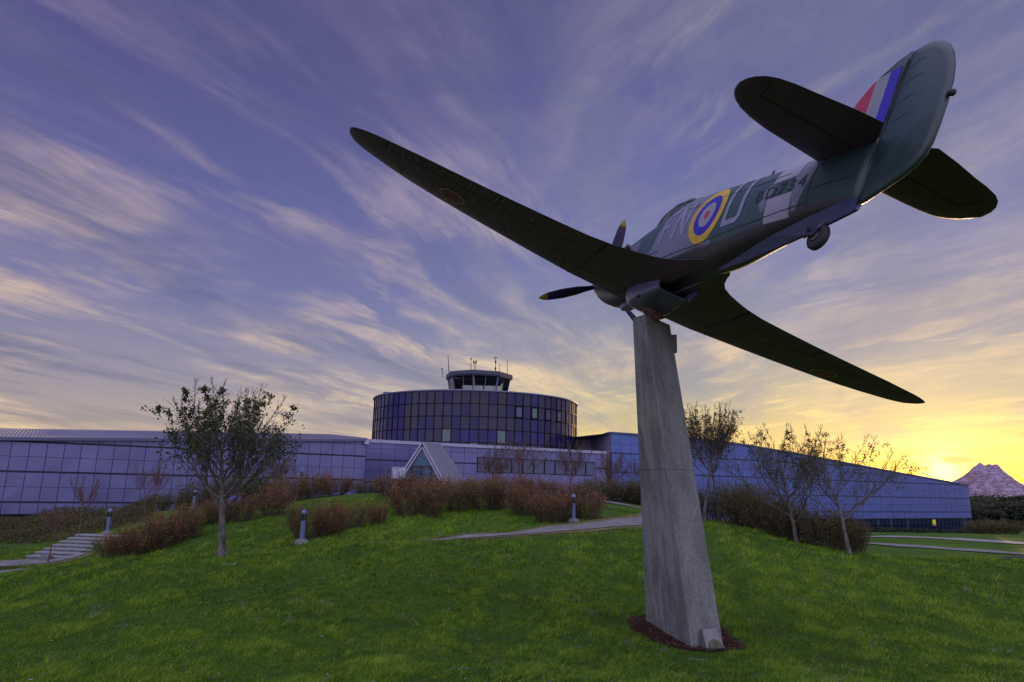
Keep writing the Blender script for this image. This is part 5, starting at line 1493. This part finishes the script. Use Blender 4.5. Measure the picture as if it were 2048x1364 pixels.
rs = np.random.RandomState(77)
n = 110000; uu = rs.uniform(-.95, -.50, n); yy = 36 + 12 * rs.rand(n) ** .8; xx = uu * yy
zz_ = ground(xx, yy); hh_ = (.55 + .35 * np.sin(xx * 1.1) * np.sin(yy * .9)) * np.clip((yy - 35.5) / 4, .25, 1.25)
P_ = np.stack([xx, yy, zz_ + rs.rand(n) ** .8 * hh_ * 1.2], 1)
scatter_leaves('undergrowth', P_, .06, LEAF_B, rs, 'rough yellow green undergrowth in front of the left museum wall')
n = 14000; uu = rs.uniform(.16, .27, n); yy = 44 + 10 * rs.rand(n); xx = uu * yy
P_ = np.stack([xx, yy, ground(xx, yy) + rs.rand(n) * 1.0], 1); scatter_leaves('undergrowth', P_, .09, LEAF_B, rs, 'dark undergrowth behind the far path')
# shrubs and planting strip by the glazed ground floor
LEAF_F = leafmat('leaf_far', [(0, (.02, .03, .03)), (.6, (.05, .06, .035)), (1, (.10, .085, .05))])
n = 22000; tt = rs.uniform(.45, 1.0, n); bx_ = R0[0] + (R1[0] - R0[0]) * tt; by_ = R0[1] + (R1[1] - R0[1]) * tt - rs.uniform(1.5, 6, n)
P_ = np.stack([bx_, by_, ground(bx_, by_) + rs.rand(n) * .7 - .1], 1); scatter_leaves('planting_strip', P_, .22, LEAF_F, rs, 'low dark planting along the glazed ground floor')


def make_far_tree(seed, kind):
    rs = np.random.RandomState(seed); t = empty('far_tree', (0, 0, 0), '', 'tree'); mb = MB()
    mb.tube([(0, 0, -.5), (0.1, 0, 3), (0, .1, 6.0)], [.22, .16, .05], 6); 
    for k in range(10):
        a = rs.rand() * 6.28; z_ = 1.5 + rs.rand() * 3.5; mb.tube([(0, 0, z_), (math.cos(a) * 1.3, math.sin(a) * 1.3, z_ + 1.0)], [.07, .02], 4)
    mb.build('trunk', m_twig, t)
    n_ = 2600
    if kind == 0:
        c_ = rs.normal(size=(26, 3)) * np.array([1.5, 1.5, 1.3]) + [0, 0, 4.4]; P_ = c_[rs.randint(0, 26, n_)] + rs.normal(size=(n_, 3)) * .55
    else:
        z_ = rs.rand(n_) ** 1.3 * 7.5 + .8; r_ = (8.5 - z_) * .25 * rs.rand(n_) ** .5 * (1 + .35 * np.sin(z_ * 6)); a = rs.rand(n_) * 6.28; P_ = np.stack([r_ * np.cos(a), r_ * np.sin(a), z_], 1)
    P_[:, 2] = np.maximum(P_[:, 2], .3)
    V, Fc = leaf_cloud(P_, .30, rs); bigmesh('crown', V, Fc, LEAF_F, tint=np.repeat(np.clip(rs.rand(n_) * .7 + .3 * (P_[:, 2] > 4.5), 0, 1), 4), parent=t)
    return t


FT = [make_far_tree(1, 0), make_far_tree(2, 0), make_far_tree(3, 1)]
spec = [(1955, 150, 0, 1.2), (1972, 165, 1, 1.3), (1990, 155, 0, 1.35), (2006, 170, 2, 1.1), (2021, 158, 0, 1.25), (2036, 150, 1, 1.3), (2052, 165, 2, 1.2), (2066, 150, 0, 1.4), (2090, 160, 1, 1.3), (2120, 155, 0, 1.3), (1964, 185, 2, 1.2), (2014, 190, 2, 1.3), (2044, 192, 2, 1.4), (1983, 195, 0, 1.7), (2030, 200, 1, 1.8)]
spec.sort(); ORD = ['first', 'second', 'third', 'fourth', 'fifth', 'sixth', 'seventh', 'eighth', 'ninth', 'tenth', 'eleventh', 'twelfth', 'thirteenth', 'fourteenth', 'fifteenth']
for i, (px, Yd, k, sc_) in enumerate(spec):
    o = FT[k] if FT[k].name not in used else copy_tree(FT[k]); used.add(FT[k].name)
    p = onground(px, 1050, Yd); o.location = p; o.scale = (sc_ * 1.25, sc_ * 1.25, sc_ * .60); o.rotation_euler = (0, 0, rnd.uniform(0, 6))
    kd = ('conifer' if k == 2 else 'broadleaf tree'); o['label'] = f'distant {kd}, {ORD[i]} from the museum in the dark wood'; o['group'] = f'distant {kd}s beyond the museum'
rs2 = np.random.RandomState(8); n = 60000; xx = rs2.uniform(95, 520, n); yy = rs2.uniform(200, 330, n); P_ = np.stack([xx, yy, -5 + EZ * 0 + rs2.rand(n) ** .7 * (4.9 + 1.2 * np.sin(xx * .11) + 1.0 * np.sin(xx * .37)) + .0], 1)
scatter_leaves('far_wood', P_, .55, LEAF_F, rs2, 'dark wood below the mountain at the right edge')
for i, (px, w_) in enumerate(((1955, 2.6), (1992, 3.0), (2022, 2.6))):
    o = copy_tree(PB[i % 3]); o.location = onground(px, 1066, 92); o.scale = (w_ * .8, w_ * .8, 1.7); o['group'] = 'round clipped bushes beyond the road'; o['category'] = 'bush'
    o['label'] = ('round dark bush on the far lawn nearest the end of the museum', 'middle round dark bush on the far lawn', 'round dark bush on the far lawn nearest the right edge')[i]

# ------------------------------------------------------------------ grass blades, leaf litter
def near_path(x, y):
    m = np.full(x.shape, 99.0)
    for PTS, w in ((PATH, .85), (PATH2, 1.15), (PATH3, .35)):
        q = np.array([(p.x, p.y) for p in PTS[::3]])
        for i in range(0, len(x), 50000):
            d = np.sqrt(((x[i:i + 50000, None] - q[None, :, 0]) ** 2 + (y[i:i + 50000, None] - q[None, :, 1]) ** 2).min(1)) - w
            m[i:i + 50000] = np.minimum(m[i:i + 50000], d)
    return m


rs = np.random.RandomState(5)
NB = 640000
yy = 6.2 * (34 / 6.2) ** (rs.rand(NB) ** 1.15); uu = rs.uniform(-1.12, 1.08, NB); xx = uu * yy * 1.0
keep = ~in_mulch(xx, yy, .97)
xx, yy = xx[keep], yy[keep]
dpath = near_path(xx, yy); keep = dpath > .03 + .12 * rs.rand(len(xx)); xx, yy, dpath = xx[keep], yy[keep], dpath[keep]
zz_ = ground(xx, yy); n = len(xx)
cl1 = fbm(xx * 2.4, yy * 1.7, 4, 5); cl2 = fbm(xx * .33, yy * .33, 9, 3); cl3 = fbm(xx * 7.0, yy * 4.5, 12, 3)
hb = (.036 + .020 * cl1 + .010 * cl2 + .010 * cl3) * (.6 + .8 * rs.rand(n)) * np.clip(yy / 11, .85, 2.0); hb = np.clip(hb, .012, .12)
wb = .0042 * np.clip(yy / 8, .9, 4.5) * (.7 + .6 * rs.rand(n)); az_ = rs.rand(n) * 6.283
lean_ = rs.normal(size=(n, 2)) * .6 * hb[:, None] + np.array([.35, .1]) * hb[:, None]
b0 = np.stack([xx - np.cos(az_) * wb, yy - np.sin(az_) * wb, zz_ - .005], 1); b1 = np.stack([xx + np.cos(az_) * wb, yy + np.sin(az_) * wb, zz_ - .005], 1)
tp_ = np.stack([xx + lean_[:, 0], yy + lean_[:, 1], zz_ + hb], 1)
V = np.stack([b0, b1, tp_], 1).reshape(-1, 3); Fc = np.arange(3 * n).reshape(-1, 3)
tint = np.clip(.47 + .25 * cl1 + .16 * cl2 + .16 * cl3 + rs.normal(size=n) * .14, 0, .80)
dry = (dpath < .45) & (rs.rand(n) < .75); tint[dry] = .92
frost = (fbm(xx * 3.1, yy * 3.1, 31, 3) > 1.05) & (rs.rand(n) < .30); tint[frost] = 1.0
# coarser tufts standing out of the turf
NT = 15000; ty = 6.4 * (30 / 6.4) ** (rs.rand(NT) ** 1.0); tx = rs.uniform(-.85, .85, NT) * ty; sel = (fbm(tx * 2.4, ty * 1.7, 4, 5) + rs.normal(size=NT) * .5 > .1) & ~in_mulch(tx, ty, 1.02) & (near_path(tx, ty) > .25)
tx, ty = tx[sel], ty[sel]; KB = 14; tsz = (.5 + rs.rand(len(tx)) ** 2 * 1.1)
bx2 = np.repeat(tx, KB) + rs.normal(size=len(tx) * KB) * .028 * np.repeat(tsz, KB); by2 = np.repeat(ty, KB) + rs.normal(size=len(tx) * KB) * .028 * np.repeat(tsz, KB)
n2 = len(bx2); z2 = ground(bx2, by2); sc2 = np.clip(by2 / 12, .9, 1.8); h2 = (.045 + .05 * rs.rand(n2)) * np.repeat(tsz, KB) * sc2; w2 = .0052 * sc2 * (.7 + .6 * rs.rand(n2)); a2 = rs.rand(n2) * 6.283
l2 = rs.normal(size=(n2, 2)) * .75 * h2[:, None] + np.array([.5, -.1]) * h2[:, None]
V2 = np.stack([np.stack([bx2 - np.cos(a2) * w2, by2 - np.sin(a2) * w2, z2], 1), np.stack([bx2 + np.cos(a2) * w2, by2 + np.sin(a2) * w2, z2], 1), np.stack([bx2 + l2[:, 0], by2 + l2[:, 1], z2 + h2], 1)], 1).reshape(-1, 3)
t2 = np.clip(np.repeat(.35 + .5 * rs.rand(len(tx)), KB) + rs.normal(size=n2) * .10, 0, .85); fr2 = np.repeat(rs.rand(len(tx)) < .018, KB); t2[fr2] = .97
V = np.concatenate([V, V2]); tint = np.concatenate([tint, t2]); Fc = np.arange(len(V)).reshape(-1, 3)
GR = leafmat('grass_blade', [(0, (.02, .045, .006)), (.35, (.068, .150, .012)), (.62, (.135, .25, .016)), (.80, (.27, .40, .03)), (.90, (.24, .20, .05)), (.97, (.24, .27, .20)), (1, (.30, .35, .34))], trans=.3)
tag(bigmesh('grass', V, Fc, GR, tint=np.repeat(tint, 3)), 'short damp green lawn grass with paler frosty tufts', None, None, 'stuff')
n = 1500; yy = 6.5 * (26 / 6.5) ** rs.rand(n); xx = rs.uniform(-.82, .82, n) * yy; k = ~in_mulch(xx, yy, 1.1); xx, yy = xx[k], yy[k]
P_ = np.stack([xx, yy, ground(xx, yy) + .028 + .02 * rs.rand(len(xx))], 1)
LL = leafmat('leaf_litter', [(0, (.07, .04, .025)), (.4, (.14, .11, .07)), (.75, (.22, .21, .22)), (1, (.32, .33, .40))], trans=.05)
V, Fc = leaf_cloud(P_, .034, rs, droop=0); V[:, 2] = np.repeat(P_[:, 2], 4) + (V[:, 2] - np.repeat(P_[:, 2], 4)) * .25
tag(bigmesh('fallen_leaves', V, Fc, LL, tint=np.repeat(rs.rand(len(xx)), 4)), 'small pale and brown fallen leaves scattered over the lawn', None, None, 'stuff')
# mulch chips
n = 16000; xx = rs.uniform(MO[:, 0].min() - .1, MO[:, 0].max() + .1, n); yy = rs.uniform(MO[:, 1].min() - .1, MO[:, 1].max() + .1, n); k = in_mulch(xx, yy, 1.04); xx, yy = xx[k], yy[k]; n = len(xx)
P_ = np.stack([xx, yy, ground(xx, yy) + .05 + .015 * rs.rand(n)], 1); V, Fc = leaf_cloud(P_, .028, rs, droop=0); V[:, 2] = np.repeat(P_[:, 2], 4) + (V[:, 2] - np.repeat(P_[:, 2], 4)) * .5
MC = leafmat('bark_chip', [(0, (.02, .012, .01)), (.7, (.09, .035, .022)), (1, (.15, .07, .04))], trans=0)
tag(bigmesh('mulch_chips', V, Fc, MC, tint=np.repeat(rs.rand(n), 4)), 'red brown bark chips round the foot of the pylon', None, None, 'stuff')
# dark stone by the right edge
p = onground(2032, 1122, 26); bm = bmesh.new(); bmesh.ops.create_icosphere(bm, subdivisions=3, radius=.45)
for v in bm.verts: v.co = v.co * (1 + .18 * math.sin(v.co.x * 9) * math.cos(v.co.y * 8)); v.co.z *= .32
me = bpy.data.meshes.new('boulder'); bm.to_mesh(me); bm.free(); me.materials.append(m_dark)
o = link('boulder', me); o.location = p; tag(o, 'low dark mound of stone on the lawn at the right edge', 'stone')

p = onground(468, 1012, 41); t = empty('information_board', p, 'small tilted blue board behind the trunk of the leafy tree', 'sign')
hb_ = zat(468, 1000, 41) - p.z
mb = MB(); mb.box((0, 0, 0), (.62, .05, .5), mat=Matrix.Translation((0, 0, hb_)) @ Matrix.Rotation(math.radians(-30), 4, 'X') @ Matrix.Rotation(math.radians(8), 4, 'Y')); mb.build('board', mat('board_blue', (.03, .03, .40), .45, var=.2, vscale=4), t, bevel=.01)
mb = MB()
for x_ in (-.2, .2): mb.beam((x_, .03, -.3), (x_, .03, hb_), .05, .05, up=(1, 0, 0))
mb.build('leg', m_mull, t)
